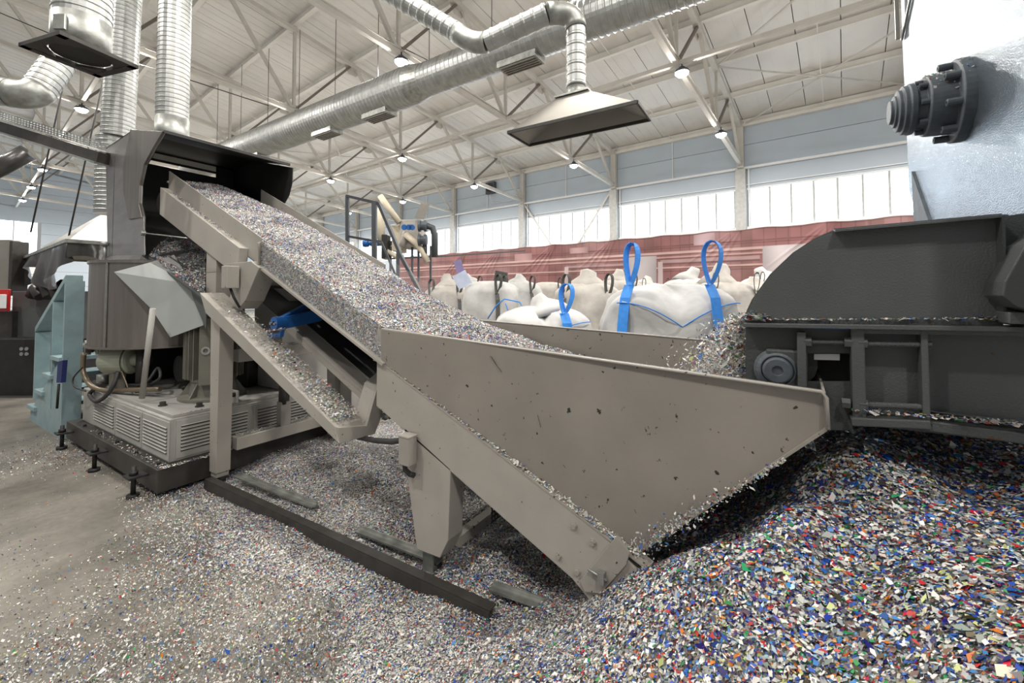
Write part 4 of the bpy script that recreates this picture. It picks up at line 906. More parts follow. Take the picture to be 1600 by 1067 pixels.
# geared motor with cooling fins
gm = thing('vertical_motor', W(4.85, 2.2, BZ_), 'big grey-green finned vertical motor standing on the base corner', 'motor')
gc = W(4.98, 2.12, BZ_ + .03)
MB().lathe(gc, EZ, [(0, .001), (0, .30), (.03, .30), (.035, .27), (.04, .21), (.16, .19), (.18, .20), (.95, .20), (1.0, .17), (1.02, .001)], 32).build('body', M['motor'], gm, .003)
for k in range(28):
    an = k * 2 * math.pi / 28; d = Vector((math.cos(an), math.sin(an), 0))
    if abs(an - 4.05) < .28: continue
    MB().box(gc + d * .225 + EZ * .58, (.07, .008, .74), (d, EZ.cross(d), EZ)).build('fin', M['motor'], gm)
d = Vector((math.cos(4.05), math.sin(4.05), 0)); t_ = EZ.cross(d)
MB().box(gc + d * .22 + EZ * .56, (.10, .12, .80), (d, t_, EZ)).build('terminal_strip', M['motor'], gm, .008)
MB().lathe(gc + d * .27 + EZ * .50, d, [(0, .04), (.012, .04), (.012, .022), (.0, .018), (0, .001)], 16).build('plug_ring', M['galv'], gm)
MB().lathe(gc + d * .27 + EZ * .85, d, [(0, .04), (.015, .035), (.015, .001)], 16).build('plug', M['dark'], gm)
for k in range(6):
    an = k * math.pi / 3 + .4; d2 = Vector((math.cos(an), math.sin(an), 0))
    MB().prism([gc + d2 * .19 + EZ * .03, gc + d2 * .29 + EZ * .03, gc + d2 * .20 + EZ * .17], EZ.cross(d2) * .012).build('foot_web', M['motor'], gm)
# small motor
sm = thing('small_motor', on_v(205, 560, 1.72), 'small pale green round motor under the vessel rim', 'motor')
p = on_v(200, 562, 1.72); ax = -EY * .55 + EX * .45; ax.normalize(); p = p + ax * -.1
MB().lathe(p, ax, [(-.14, .001), (-.14, .10), (-.10, .14), (.12, .15), (.15, .15), (.16, .12), (.16, .001)], 28).build('body', M['motor_l'], sm, .003)
MB().lathe(p + ax * .16, ax, [(0, .07), (.14, .07), (.15, .06), (.15, .001)], 20).build('shaft_cover', M['motor_l'], sm)
MB().lathe(p + ax * .312, ax, [(0, .058), (.004, .058), (.004, .001)], 20).build('end_disc', M['dark'], sm)
MB().box(p - EZ * .2, (.1, .14, .2)).build('foot', M['motor'], sm)
q = MB().lathe(p + ax * .125, ax, [(0, .158), (.012, .158)], 28); q.build('joint_ring', M['dark'], sm)
# slanted post in front
o = MB().tube([on_v(222, 622, 1.62), on_v(239, 482, 1.62)], .024, 12).build('slanted_strut', M['base']); tag(o, 'pale slanted tube standing before the small motor', 'strut')
# hoses and valves
def hose(pts, r, mat, lab, nm='hose'):
    P_ = [on_v(x_, y_, v_) for x_, y_, v_ in pts]; Q = []
    for i in range(len(P_) - 1):
        a_, b_, c_, d_ = P_[max(i - 1, 0)], P_[i], P_[i + 1], P_[min(i + 2, len(P_) - 1)]
        for k in range(6):
            t = k / 6; Q.append(.5 * ((2 * b_) + (c_ - a_) * t + (2 * a_ - 5 * b_ + 4 * c_ - d_) * t * t + (3 * b_ - a_ - 3 * c_ + d_) * t ** 3))
    Q.append(P_[-1]); o = MB().tube(Q, r, 10).build(nm, mat); tag(o, lab, 'hose'); return o
M['bronze'] = paint('bronze_braided_hose', (.20, .16, .11), .35, metal=.5)
hose([(131, 552, 1.50), (130, 580, 1.50), (142, 602, 1.52), (165, 610, 1.58), (200, 609, 1.66), (250, 608, 1.8)], .024, M['bronze'], 'thick brownish hose curving down from the valve beside the blue steps')
hose([(150, 606, 1.56), (140, 616, 1.54), (150, 627, 1.52), (166, 618, 1.54), (180, 595, 1.6), (190, 560, 1.68)], .020, M['rubber'], 'black hose looping over the edge of the louvred base')
hose([(129, 574, 1.46), (115, 590, 1.44), (116, 604, 1.44), (134, 611, 1.5)], .008, M['rubber'], 'thin black cable looping beside the blue steps')
hose([(178, 548, 1.7), (176, 580, 1.7), (185, 605, 1.7), (220, 610, 1.8)], .016, M['rubber'], 'black hose hanging under the vessel, left of the small motor')
hose([(182, 560, 1.66), (192, 585, 1.64), (200, 606, 1.66)], .007, M['bronze'], 'thin rod crossing the hoses under the vessel')
hose([(236, 600, 1.8), (250, 590, 1.8), (246, 575, 1.85), (225, 600, 1.75), (190, 600, 1.72)], .014, M['rubber'], 'black cable coil behind the slanted tube')
hose([(162, 545, 1.75), (160, 575, 1.8), (168, 600, 1.8)], .03, M['black'], 'thick dark pipe behind the hoses under the vessel')
vv = thing('valve_group', on_v(140, 545, 1.5), 'grimy cluster of pipe valves at the vessel edge by the steps', 'valve')
p = on_v(138, 540, 1.5)
MB().lathe(p - EY * .09, EY, [(0, .03), (.03, .035), (.05, .025), (.1, .03), (.14, .022), (.18, .03), (.18, .001)], 12).build('body', M['galv_d'], vv)
MB().cyl(p + Vector((0, .02, -.10)), p + Vector((0, .02, .06)), .028, 12).build('riser', M['galv_d'], vv)
MB().cyl(p + Vector((0, -.05, -.07)), p + Vector((0, -.05, .03)), .035, 10).build('nut', M['dark'], vv)
MB().cyl(p + Vector((-.0, .1, -.05)), p + Vector((0, -.03, -.05)), .015, 8).build('handle', M['black'], vv)
MB().lathe(p + Vector((.06, -.1, -.05)), -EX, [(0, .045), (.02, .045), (.02, .001)], 16).build('gauge', M['motor_l'], vv)
pu = thing('pump_block', W(6.0, 2.0, .65), 'dusty cast pump block lying under the vessel hoses', 'pump')
p = on_v(178, 605, 1.75)
MB().box(p, (.2, .45, .09)).build('body', M['galv_d'], pu, .015)
MB().cyl(p + Vector((-.08, .05, .03)), p + Vector((-.08, .05, .16)), .06, 14).build('cap', M['galv_d'], pu)
MB().cyl(p + Vector((-.12, -.1, .05)), p + Vector((-.12, .18, .05)), .035, 12).build('port', M['dark'], pu)
# gearbox beneath vessel, enlarged into black backing for the shaded interior
gb = thing('gearbox', W(5.9, 2.6, .65), 'black gearbox block enlarged as backing for the shade under the vessel', 'gearbox')
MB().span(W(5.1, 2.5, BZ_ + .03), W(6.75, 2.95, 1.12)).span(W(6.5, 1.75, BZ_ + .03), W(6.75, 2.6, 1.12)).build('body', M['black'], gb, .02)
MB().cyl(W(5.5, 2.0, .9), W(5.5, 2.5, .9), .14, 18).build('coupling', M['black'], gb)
# cabinet/duct box behind the upper stand (side of the machine)
cb2 = thing('machine_cabinet', W(4.8, 2.9, 0), 'plain grey cabinet side standing behind the conveyor stand', 'cabinet')
MB().span(W(4.62, 2.62, .66), W(5.2, 3.4, 1.62)).build('body', M['base'], cb2, .006)
MB().span(W(4.60, 2.75, .25), W(5.0, 3.35, .68)).build('plinth', M['base'], cb2, .006)
MB().span(W(4.0, 3.05, .02), W(4.2, 3.25, 1.55)).build('narrow_column', M['base'], cb2, .004)

# ------------------------------------------------------------------ black / stainless discharge housing
hg = thing('discharge_housing', W(5.8, 2.4, 2), 'curved black and stainless housing over the top of the conveyor', 'machine housing')
VN2, VF2 = 1.76, 3.07
fr_ = [(258, 206), (242, 232), (228, 258), (221, 290), (220, 318), (225, 340), (224, 400), (168, 408), (165, 232), (207, 203)]
near = P(fr_, VN2)
MB().prism(near, (.012, 0, 0)).build('end_plate', M['ss_hood'], hg)
MB().prism([p - EX * .02 for p in [near[0], near[1], near[2], near[3], near[4], near[5], on_v(204, 343, VN2), on_v(196, 300, VN2), on_v(195, 262, VN2), near[9]]], (.02, 0, 0)).build('bowed_cheek', M['ss'], hg, .003)
MB().prism([on_v(205, 344, VN2 - .01), on_v(224, 338, VN2 - .01), on_v(226, 398, VN2 - .01), on_v(207, 402, VN2 - .01)], (.01, 0, 0)).build('door', M['ss_hood'], hg, .002)
inner = [p + EX * .013 for p in near]; MB().prism(inner, (.004, 0, 0)).build('end_lining', M['black'], hg)
far = [Vector((VF2, p.y, p.z)) for p in near]
fz = lambda p, dz=0: Vector((VF2, p.y, p.z + dz))
farp = P([(457, 262), (456, 285), (451, 305), (441, 323), (405, 318)], VF2) + [Vector((VF2, near[8].y, near[4].z - .2)), far[8], far[9]]
MB().prism(farp, (.012, 0, 0)).build('end_plate', M['black'], hg)
T = VF2 - VN2
# top skin from front edge to back
MB().prism([near[0], near[9], near[9] + EX * T, near[0] + EX * T], (0, 0, -.012)).build('top_skin', M['black'], hg)
MB().prism([near[9], near[8], near[8] + EX * T, near[9] + EX * T], (0, -.004, -.012)).build('sloping_skin', M['black'], hg)
MB().bar(near[0] - EX * .01, near[0] + EX * T, .02, .03).build('front_rim', M['black'], hg)
# back wall with a wide slot opening
yb_ = near[8].y - .35; ztop = near[9].z - .06
s0, s1 = on_u(250, 240, yb_), on_u(338, 262, yb_)
zl0, zl1 = s0.z, s0.z - .16
q = MB()
q.span(Vector((VN2, yb_, zl0 + .02)), Vector((VF2, yb_ + .012, ztop)))
q.span(Vector((VN2, yb_, 2.15)), Vector((VF2, yb_ + .012, zl1)))
q.span(Vector((s1.x, yb_, zl1)), Vector((VF2, yb_ + .012, zl0 + .02)))
q.build('back_wall', M['black'], hg)
MB().bar(Vector((VN2, yb_ - .02, (zl0 + zl1) / 2 - .02)), Vector((s1.x, yb_ - .02, (zl0 + zl1) / 2 - .02)), .015, .03).build('slot_bar', M['black'], hg)
# lower inner deck with flakes, rod
MB().tube([on_v(224, 364, VN2 - .02), on_v(292, 372, VN2 - .02)], .006, 8).build('rod', M['galv_d'], hg)
MB().lathe(on_v(223, 364, VN2 - .02), -EX, [(-.02, .03), (.02, .03), (.02, .001)], 10).build('rod_clamp', M['galv_d'], hg)
QA, QB, QC, QD = [np.array(p) for p in (on_v(232, 402, 1.78), on_v(320, 468, 1.80), on_v(320, 392, 2.2), on_v(262, 374, 2.2))]
rs = np.random.RandomState(71); n = 9000; s_, t_ = rs.rand(n)[:, None], rs.rand(n)[:, None]
P_ = (QA * (1 - s_) + QB * s_) * (1 - t_) + (QD * (1 - s_) + QC * s_) * t_; N_ = np.cross(QB - QA, QD - QA); N_ = N_ / np.linalg.norm(N_) * (1 if N_[2] > 0 else -1)
P_ = P_ + N_ * (.01 + .04 * vnoise(P_[:, 0], P_[:, 1], .12, 8)[:, None] + rs.uniform(0, .01, (n, 1)))
o = flake_mesh('housing_spill', P_, np.tile(N_, (n, 1)), .011, DARK * .4 + MIX_W * .6, 72, .6); tag(o, 'grey bank of flakes spilled on the chute under the black housing', 'plastic flakes', 'spilled plastic flakes', 'stuff')
MB().prism([Vector(q_) for q_ in (QA, QB, QC, QD)], tuple(-N_ * .02)).build('spill_chute', M['shred_d'], hg)
MB().prism([on_v(292, 432, 1.85), on_v(322, 462, 1.85), on_v(322, 515, 1.85), on_v(303, 470, 1.85)], (.01, 0, 0)).build('chute_apron', M['shred'], hg)
# support bolt at the left edge
cc = P([(164, 381)], VN2 - .03)[0]
MB().cyl(cc + EZ * -.22, cc + EZ * .0, .02, 10).cyl(cc - EZ * .02, cc + EZ * .02, .045, 6).cyl(cc - EZ * .26, cc - EZ * .2, .04, 12).build('levelling_bolt', M['galv'], hg)
# curved dark disc below the housing
MB().lathe(vc + Vector((0, 0, 2.07)), EZ, [(0, .001), (0, .60), (.05, .56), (.05, .001)], 36).build('vessel_collar', M['black'], hg)
# flap sheets
fl_ = thing('sheet_flap', on_v(240, 440, 1.6), 'pale grey bent sheet-metal chute flap hanging before the vessel', 'metal sheet')
def px3(l): return [at_d(x_, y_, d_) for x_, y_, d_ in l]
MB().sheet(px3([(178, 425, 4.40), (234, 410, 4.40), (292, 432, 4.22), (300, 444, 4.2), (237, 483, 4.28)]), .004).build('upper_leaf', M['flap'], fl_)
MB().sheet(px3([(237, 483, 4.28), (300, 444, 4.20), (318, 508, 4.12), (266, 527, 4.2)]), .004).build('lower_leaf', M['flap'], fl_)
MB().sheet(px3([(234, 410, 4.44), (272, 398, 4.5), (292, 432, 4.28)]), .004).build('side_leaf', M['dark'], fl_)
MB().sheet(px3([(293, 425, 4.35), (322, 425, 4.30), (322, 512, 4.22), (303, 446, 4.28)]), .004).build('rear_leaf', M['shred_d'], fl_)

# ------------------------------------------------------------------ blue-green steps
st = thing('access_steps', W(7.8, 1.6, 0), 'pale blue-green steel access steps with sloping handrail at the left', 'steps')
V0 = 1.45
def bx_(u0, u1, v0, v1, z0, z1, nm, mat='teal'): return MB().span(W(u0, v0, z0), W(u1, v1, z1)).build(nm, M[mat], st, .004)
for v0 in (V0, V0 + .62):
    bx_(7.13, 7.17, v0, v0 + .17, 0.0, 1.862, 'post'); bx_(7.61, 7.65, v0, v0 + .16, .3, 1.61, 'post'); bx_(8.44, 8.478, v0 + .002, v0 + .148, .3, 1.19, 'post')
    MB().prism([W(7.13, v0, 1.93), W(7.13, v0, 1.86), W(8.48, v0, 1.19), W(8.48, v0, 1.26)], (.15, 0, 0)).build('handrail', M['teal'], st, .004)
    MB().prism([W(7.13, v0 + .01, 0), W(8.62, v0 + .01, 0), W(8.62, v0 + .01, .12), W(7.17, v0 + .01, 1.0)], (.01, 0, 0)).build('side_plate', M['teal'], st)
for i in range(4):
    u1_ = 8.66 - i * .36; bx_(u1_ - .38, u1_, V0 - .02, V0 + .72, .22 + i * .245 - .05, .22 + i * .245, 'tread')
br = thing('hanging_broom', on_v(93, 600, 1.38), 'dark blue brush with long handle leaning on the blue-green steps', 'brush')
MB().tube([on_v(89, 638, 1.38), on_v(92, 600, 1.38)], .012, 8).build('handle', M['black'], br)
MB().prism([on_v(88, 598, 1.37), on_v(95, 598, 1.37), on_v(98, 563, 1.37), on_v(90, 565, 1.37)], (.04, 0, 0)).build('bristles', M['blue_b'], br)

# ------------------------------------------------------------------ machines far left
ex = thing('extruder_block', W(10.5, 2.5, 0), 'dark machine with grey box cover behind the blue-green steps', 'machine')
def pbox(x0, y0, x1, y1, d, dd, nm, mat, par, bev=.01):
    a_, b_ = at_d(x0, y1, d), at_d(x1, y0, d); c = (a_ + b_) / 2 + F3 * dd / 2
    w_ = abs((b_ - a_).dot(R3)); h_ = abs(b_.z - a_.z)
    return MB().box(c, (w_, dd, h_), (R3, F3, EZ)).build(nm, M[mat], par, bev)
pbox(18, 455, 128, 530, 7.6, 1.2, 'box_cover', 'shred', ex)
pbox(-160, 530, 60, 622, 7.2, 1.5, 'lower_body', 'black', ex)
pbox(40, 530, 140, 640, 8.2, 1.0, 'plinth', 'dark', ex)
pbox(-200, 622, 58, 650, 7.0, 1.8, 'skid', 'dark', ex)
pbox(-60, 374, 14, 462, 8.6, .2, 'tall_cover', 'hood', ex)
pbox(13, 376, 18, 462, 8.5, .3, 'cover_edge', 'dark', ex)
pbox(-40, 452, 12, 486, 7.4, .05, 'red_guard', 'red', ex)
pbox(-40, 486, 18, 530, 7.5, .6, 'mid_body', 'dark', ex)
pbox(-5, 460, 9, 482, 7.35, .02, 'label_plate', 'white', ex)
for i in range(4): MB().lathe(at_d(34 + (i % 2) * 8, 545 + (i // 2) * 8, 7.15), -F3, [(0, .03), (.01, .03), (.01, .001)], 10).build('indicator', M['galv'], ex)
for i in range(3):
    bgp = at_d([78, 52, 96][i], 452, 7.4)
pb = MB()
for k in range(5): pb.tube([at_d(50 + k * 14, 462, 7.5), at_d(56 + k * 14, 450 - (k % 2) * 6, 7.45), at_d(64 + k * 14, 464, 7.4)], .09, 8)
pb.build('draped_foil', M['tarp'], ex)

# canopy hood with tarpaulin at the left
ch = thing('canopy_hood', at_d(130, 380, 7), 'old pyramid extraction hood with hanging tarpaulin skirt at the left', 'extraction hood')
z_h = 2.46; p1 = on_z(105, 376, z_h); p0 = on_z(36, 403, z_h); L_ = (p0 - p1).length; uy = (p0 - p1).normalized(); vx = Vector((uy.y, -uy.x, 0))
c_ = [p1, p0, p0 + vx * 2.0, p1 + vx * 2.0]; ap = (c_[0] + c_[2]) / 2 + EZ * .75
apx = [ap - uy * -.25 * (1 if i in (1, 2) else -1) * 1 + vx * (.25 if i in (2, 3) else -.25) for i in range(4)]
q = MB()
for i in range(4):
    j = (i + 1) % 4; q.sheet([c_[i], c_[j], apx[j], apx[i]], .006)
q.build('shell', M['hood'], ch)
q = MB()
for i in range(4): q.bar(c_[i], c_[(i + 1) % 4], .04, .05)
q.build('rim', M['galv_d'], ch)
def skirt(a_, b_, n, drop, amp, seed):
    rs_ = np.random.RandomState(seed); vs = []; fs = []; d = (b_ - a_); nn = Vector((d.y, -d.x, 0)).normalized()
    for i in range(n + 1):
        t = i / n; w_ = amp * math.sin(t * 23 + seed) + amp * .5 * math.sin(t * 51); dr2 = drop * (.75 + .35 * math.sin(t * 9 + seed))
        for k in range(4): vs.append(a_ + d * t + nn * w_ * (k / 3) - EZ * dr2 * k / 3)
    for i in range(n):
        for k in range(3): fs.append((i * 4 + k, (i + 1) * 4 + k, (i + 1) * 4 + k + 1, i * 4 + k + 1))
    return MB().add(vs, fs, True)
skirt(c_[1], c_[0], 60, .62, .08, 2).build('tarpaulin_skirt', M['tarp'], ch); skirt(c_[0], c_[3], 40, .50, .06, 4).build('tarpaulin_skirt', M['tarp'], ch)
for (x0, y0, x1, y1) in ((106, 376, 137, 235), (48, 363, 83, 205)):
    rp = MB().tube([at_d(x0, y0, 7.2), at_d(x1 + (x1 - x0) * 1.1, y1 + (y1 - y0) * 1.1, 7.2)], .012, 6).build('hanging_chain', M['dark'])
    tag(rp, 'dark chain rising to the roof from the front corner of the tarpaulin hood' if x0 > 100 else 'dark chain hanging from the roof at the far left, behind the tarpaulin hood', 'chain')

# cable tray entering the housing from the left
ct = thing('cable_tray', on_v(80, 220, 1.8), 'perforated steel cable tray on a dark beam entering the housing from the left', 'cable tray')
a_, b_ = at_d(-60, 168, 5.9), at_d(166, 238, 5.2)
dv_ = (b_ - a_).normalized(); sv = dv_.cross(EZ).normalized()
MB().bar(a_ - EZ * .10, b_ - EZ * .09, .18, .13).build('beam', M['dark'], ct)
MB().bar(a_ - EZ * .165, b_ - EZ * .16, .24, .02).build('lower_flange', M['galv_d'], ct)
q = MB(); L_ = (b_ - a_).length; nh = 46
side = a_ + sv * -.10; 
for r_ in range(4): q.bar(side - EZ * (-.10 + r_ * .03) , side - EZ * (-.10 + r_ * .03) + (b_ - a_), .004, .012)
for k in range(nh): q.bar(side + (b_ - a_) * k / nh + EZ * .10, side + (b_ - a_) * k / nh + EZ * .0, .010, .018, dv_)
q.bar(a_ + EZ * 0 , b_ + EZ * 0, .2, .006)
q.build('perforated_side', M['galv'], ct)
pp = MB().tube([at_d(-80, 300, 5.4), at_d(0, 262, 5.3), at_d(44, 238, 5.4)], .10, 14).build('dark_pipe', M['tarp']); tag(pp, 'dark wrapped pipe slanting down under the cable tray at the left edge', 'pipe')

# ------------------------------------------------------------------ ducts
def spiral(path, r, nm, mat, par, pitch=.09, seg=28, rib=.012):
    P_ = [Vector(p) for p in path]; Q = []; R_ = []
    for i in range(len(P_) - 1):
        L2 = (P_[i + 1] - P_[i]).length; n = max(1, int(L2 / pitch))
        for k in range(n):
            for t, dr2 in ((0, 0), (.62, 0), (.72, rib), (.88, rib)):
                Q.append(P_[i] + (P_[i + 1] - P_[i]) * (k + t) / n); R_.append(r + dr2)
    Q.append(P_[-1]); R_.append(r)
    return MB().tube(Q, R_, seg, True, False).build(nm, mat, par)
def elbow(p0, c, p1, n=7):                 # points of a quadratic bend
    return [p0 * (1 - t) ** 2 + c * 2 * t * (1 - t) + p1 * t * t for t in [i / n for i in range(n + 1)]]
# large main duct running with the wall, thicker beyond the reducer
md = thing('main_duct', B(8, 12, 7), 'large round spiral duct crossing the picture under the trusses', 'duct')
za = 7.0
m0 = on_z(1010, -5, za); m1 = on_z(372, 236, za); mr = on_z(625, 118, za)
dm = (m1 - m0).normalized()
mr = m0 + dm * (mr - m0).dot(dm)
spiral([m0 - dm * 3, mr - dm * .35], .38, 'pipe', M['galv'], md, .13, 32, .016)
MB().lathe(mr - dm * .4, dm, [(0, .385), (.06, .40), (.40, .46), (.46, .475)], 36).build('reducer', M['galv_d'], md)
spiral([mr, m1 + dm * 4], .46, 'pipe', M['galv'], md, .13, 32, .018)
for (x_, y_), n_ in zip([(812, 68), (608, 160), (528, 190), (432, 232), (405, 240)], range(5)):
    c = on_z(x_, y_, za); c = m0 + dm * (c - m0).dot(dm); rr = .38 if n_ == 0 else .46
    sdv = dm.cross(EZ)
    g_ = MB().box(c - EZ * (rr + .02) + sdv * -.0, (.95 if n_ < 3 else .7, .42, .14), (dm, sdv, EZ)).build('outlet_box', M['galv_d'], md, .005)
    for k in range(5): MB().box(c - EZ * (rr + .10) + sdv * (-.16 + k * .08), (.85 if n_ < 3 else .6, .03, .02), (dm, sdv, EZ)).build('grille_bar', M['hood'], g_)
for t in range(9):
    c = m0 + dm * (1.5 + t * 1.9); MB().bar(c + EZ * .4, c + EZ * 3.2, .012, .012).build('suspension_rod', M['dark'], md)
# hanging hood: rectangular pyramid with rim
hh = thing('hanging_hood', at_d(905, 200, 4.7), 'grey rectangular extraction hood hanging above the hopper', 'extraction hood')
zr = 0
# rim corners from the photograph, on one horizontal plane
zr = 3.40
k4 = [on_z(793, 207, zr), on_z(992, 161, zr), on_z(1016, 187, zr), on_z(827, 227, zr)]
# make it a true rectangle: near-left, far... use edge vectors
e1 = (k4[2] - k4[3]); e2 = (k4[0] - k4[3]); e1n = e1.normalized(); e2p = (e2 - e1n * e2.dot(e1n)).normalized()
W_ = e1.length; D_ = abs(e2.dot(e2p)); K = [k4[3], k4[3] + e1n * W_, k4[3] + e1n * W_ + e2p * D_, k4[3] + e2p * D_]
cen = (K[0] + K[2]) / 2; dcen = cen.dot(F3) / 1.0
d_2 = at_d(899, 150, cen.dot(F3)); d_2 = Vector((cen.x, cen.y, d_2.z))
tp4 = [cen + e1n * (.16 if i in (1, 2) else -.16) + e2p * (.12 if i in (2, 3) else -.12) + EZ * (d_2.z - zr) for i in range(4)]
print('hood', W_, D_, cen, d_2, [tuple(k) for k in k4])
q = MB()
for i in range(4):
    j = (i + 1) % 4; q.sheet([K[i], K[j], tp4[j], tp4[i]], .004)
q.build('shell', M['hood'], hh)
q = MB()
for i in range(4): q.bar(K[i], K[(i + 1) % 4], .02, .03)
q.build('rim', M['dark'], hh)
MB().box(cen + EZ * (d_2.z - zr + .01), (.36, .28, .02), (e1n, e2p, EZ)).build('top_flange', M['galv_d'], hh)
# small duct feeding the hanging hood
DD = cen.dot(F3)
hd = thing('hood_duct', at_d(800, 60, DD), 'slim spiral duct bending down from the main duct to the hanging hood', 'duct')
dd_ = 4.6
a_ = at_d(560, -40, DD + .55)
b1_, b2_ = at_d(712, 50, DD + .35), at_d(760, 66, DD + .25); c1_, c2_ = at_d(855, 22, DD + .05), at_d(897, 38, DD)
c2_ = Vector((d_2.x, d_2.y, c2_.z))
spiral([a_, b1_], .0245 * DD, 'pipe', M['galv'], hd, .10, 24, .005)
MB().tube(elbow(b1_, at_d(738, 72, DD + .3), b2_), .0252 * DD, 24).build('elbow', M['galv_d'], hd)
spiral([b2_, c1_], .0245 * DD, 'pipe', M['galv'], hd, .10, 24, .005)
MB().tube(elbow(c1_, Vector((d_2.x, d_2.y, at_d(895, 6, DD).z)), c2_), .0252 * DD, 24).build('elbow', M['galv_d'], hd)
spiral([c2_, d_2 + EZ * .12], .0228 * DD, 'pipe', M['galv'], hd, .09, 24, .005)
MB().cyl(d_2 + EZ * .13, d_2 - EZ * .02, .0210 * DD, 24).build('collar', M['galv_d'], hd)
# three vertical ducts at the left
D3 = thing('riser_duct', at_d(270, 190, 5.6), 'straight vertical spiral duct rising behind the black housing', 'duct', 'vertical spiral ducts at the left')
p = at_d(269, 200, 5.6); spiral([p + EZ * .12, p + EZ * 5.2], .175, 'pipe', M['galv'], D3, .06, 24, .005)
MB().cyl(p - EZ * .25, p + EZ * .12, .182, 28).build('sleeve', M['galv_d'], D3)
D2 = thing('riser_duct', at_d(180, 300, 6.5), 'vertical spiral duct running down to the tarpaulin hood, left of the housing', 'duct', 'vertical spiral ducts at the left')
p = at_d(172, 335, 6.6); spiral([p, p + EZ * 1.2], .19, 'pipe', M['galv'], D2, .065, 24, .005); q0_ = p + EZ * 1.2 + R3 * .08
spiral([q0_, q0_ + EZ * 4.5 + R3 * .12], .20, 'pipe', M['galv'], D2, .065, 24, .005)
D1 = thing('riser_duct', at_d(127, 80, 3.6), 'near vertical duct ending in a dark square flange at the upper left', 'duct', 'vertical spiral ducts at the left')
p = at_d(127, 88, 3.6)
spiral([p + EZ * .30, p + EZ * 2.4], .185, 'pipe', M['galv'], D1, .06, 28, .006)
MB().cyl(p + EZ * .02, p + EZ * .30, .190, 28).build('sleeve', M['galv_d'], D1)
fx = (at_d(178, 104, 3.6) - at_d(75, 95, 3.6)); e_ = V_ = W(0, 1, 0)
ang = math.radians(8); ex_ = Vector((math.cos(.25), math.sin(.25), 0)); ey_ = Vector((-ex_.y, ex_.x, 0))
q = MB()
for sx in (-1, 1): q.box(p + ex_ * sx * .235, (.06, .53, .03), (ex_, ey_, EZ)); q.box(p + ey_ * sx * .235, (.53, .06, .03), (ex_, ey_, EZ))
for sx in (-1, 1):
    for sy in (-1, 1): q.prism([p + ex_ * sx * .21 + ey_ * sy * .21 - EZ * .012, p + ex_ * sx * .21 + ey_ * sy * .06 - EZ * .012, p + ex_ * sx * .06 + ey_ * sy * .21 - EZ * .012], EZ * .02)
q.build('square_flange', M['dark'], D1)
MB().lathe(p + EZ * .008, EZ, [(0, .001), (0, .188), (.012, .188)], 28).build('mouth_shade_disc', M['black'], D1)  # black disc added in place of the shade inside the duct
MB().box(p - R3 * -.02 - F3 * .195 + EZ * .17, (.09, .02, .12), (R3, F3, EZ)).build('test_cap', M['galv_d'], D1)
D4 = thing('bent_duct', at_d(60, 130, 5.6), 'spiral duct with a bend behind the square flange at the upper left', 'duct')
a_, b_, c_3, d_3 = at_d(-60, 132, 5.4), at_d(20, 146, 5.4), at_d(62, 140, 5.5), at_d(140, 30, 6.0)
spiral([a_, b_], .17, 'pipe', M['galv'], D4, .11, 24, .006); MB().tube(elbow(b_, at_d(50, 152, 5.42), c_3), .172, 24).build('elbow', M['galv_d'], D4); spiral([c_3, d_3], .165, 'pipe', M['galv'], D4, .08, 24, .006)
# cables under the roof
for i, (l, lab) in enumerate([([(0, 20), (120, 70), (250, 110), (420, 165)], 'thin dark cable sagging across the upper left ceiling'), ([(480, -10), (560, 40), (640, 80), (700, 110)], 'thin dark cable running beside the nearest lit lamp left of the duct')]):
    o = MB().tube([at_d(x_, y_, 12) for x_, y_ in l], .014, 6).build('ceiling_cable', M['dark']); tag(o, lab, 'cable')

# ------------------------------------------------------------------ filter machine and stair rail in the middle distance
rg = thing('stair_rail', at_d(600, 400, 6.5), 'dark grey square-tube stair rail behind the conveyor', 'handrail')
def rb(x0, y0, x1, y1, d, w=.05, nm='rail', mat='grate', par=None, d1=None):
    return MB().bar(at_d(x0, y0, d), at_d(x1, y1, d1 or d), w, w).build(nm, M[mat], par or rg)
rb(543, 306, 543, 634, 6.5, .05, 'post'); rb(585, 316, 585, 640, 6.3, .065, 'post'); rb(541, 306, 592, 318, 6.5, .04, d1=6.3); rb(543, 369, 582, 376, 6.5, .035, d1=6.3); rb(592, 318, 625, 395, 6.3, .045, 'sloping_rail', d1=6.1); rb(623, 393, 664, 470, 6.1, .045, 'sloping_rail', d1=5.9); rb(586, 376, 596, 378, 6.3, .03); rb(596, 378, 618, 430, 6.3, .03, 'sloping_rail'); rb(622, 392, 622, 645, 6.1, .045, 'post')
fm = thing('filter_machine', at_d(640, 380, 9), 'cream filtration machine with pipes and blue valves above the banner end', 'machine')
pbox(625, 343, 655, 385, 9.0, .7, 'cabinet', 'bag_d', fm); pbox(612, 352, 627, 392, 9.1, .5, 'side_box', 'cream', fm)
MB().sheet([at_d(648, 340, 8.9), at_d(662, 343, 8.9), at_d(671, 320, 8.9), at_d(658, 317, 8.9)], .02).build('tilted_lid', M['hood'], fm)
MB().tube([at_d(594, 306, 9), at_d(608, 326, 9), at_d(624, 348, 9)], .065, 14).build('slanting_pipe', M['cream'], fm)
MB().tube([at_d(592, 325, 9), at_d(595, 350, 9), at_d(596, 380, 9)], .08, 14).build('vertical_pipe', M['cream'], fm)
MB().tube([at_d(633, 366, 8.9), at_d(650, 380, 8.9), at_d(660, 392, 8.9), at_d(668, 410, 8.9)], .065, 14).build('outlet_chute', M['cream'], fm)
MB().tube([at_d(628, 385, 8.95), at_d(634, 362, 8.95)], .06, 10).build('strut', M['bag_d'], fm)
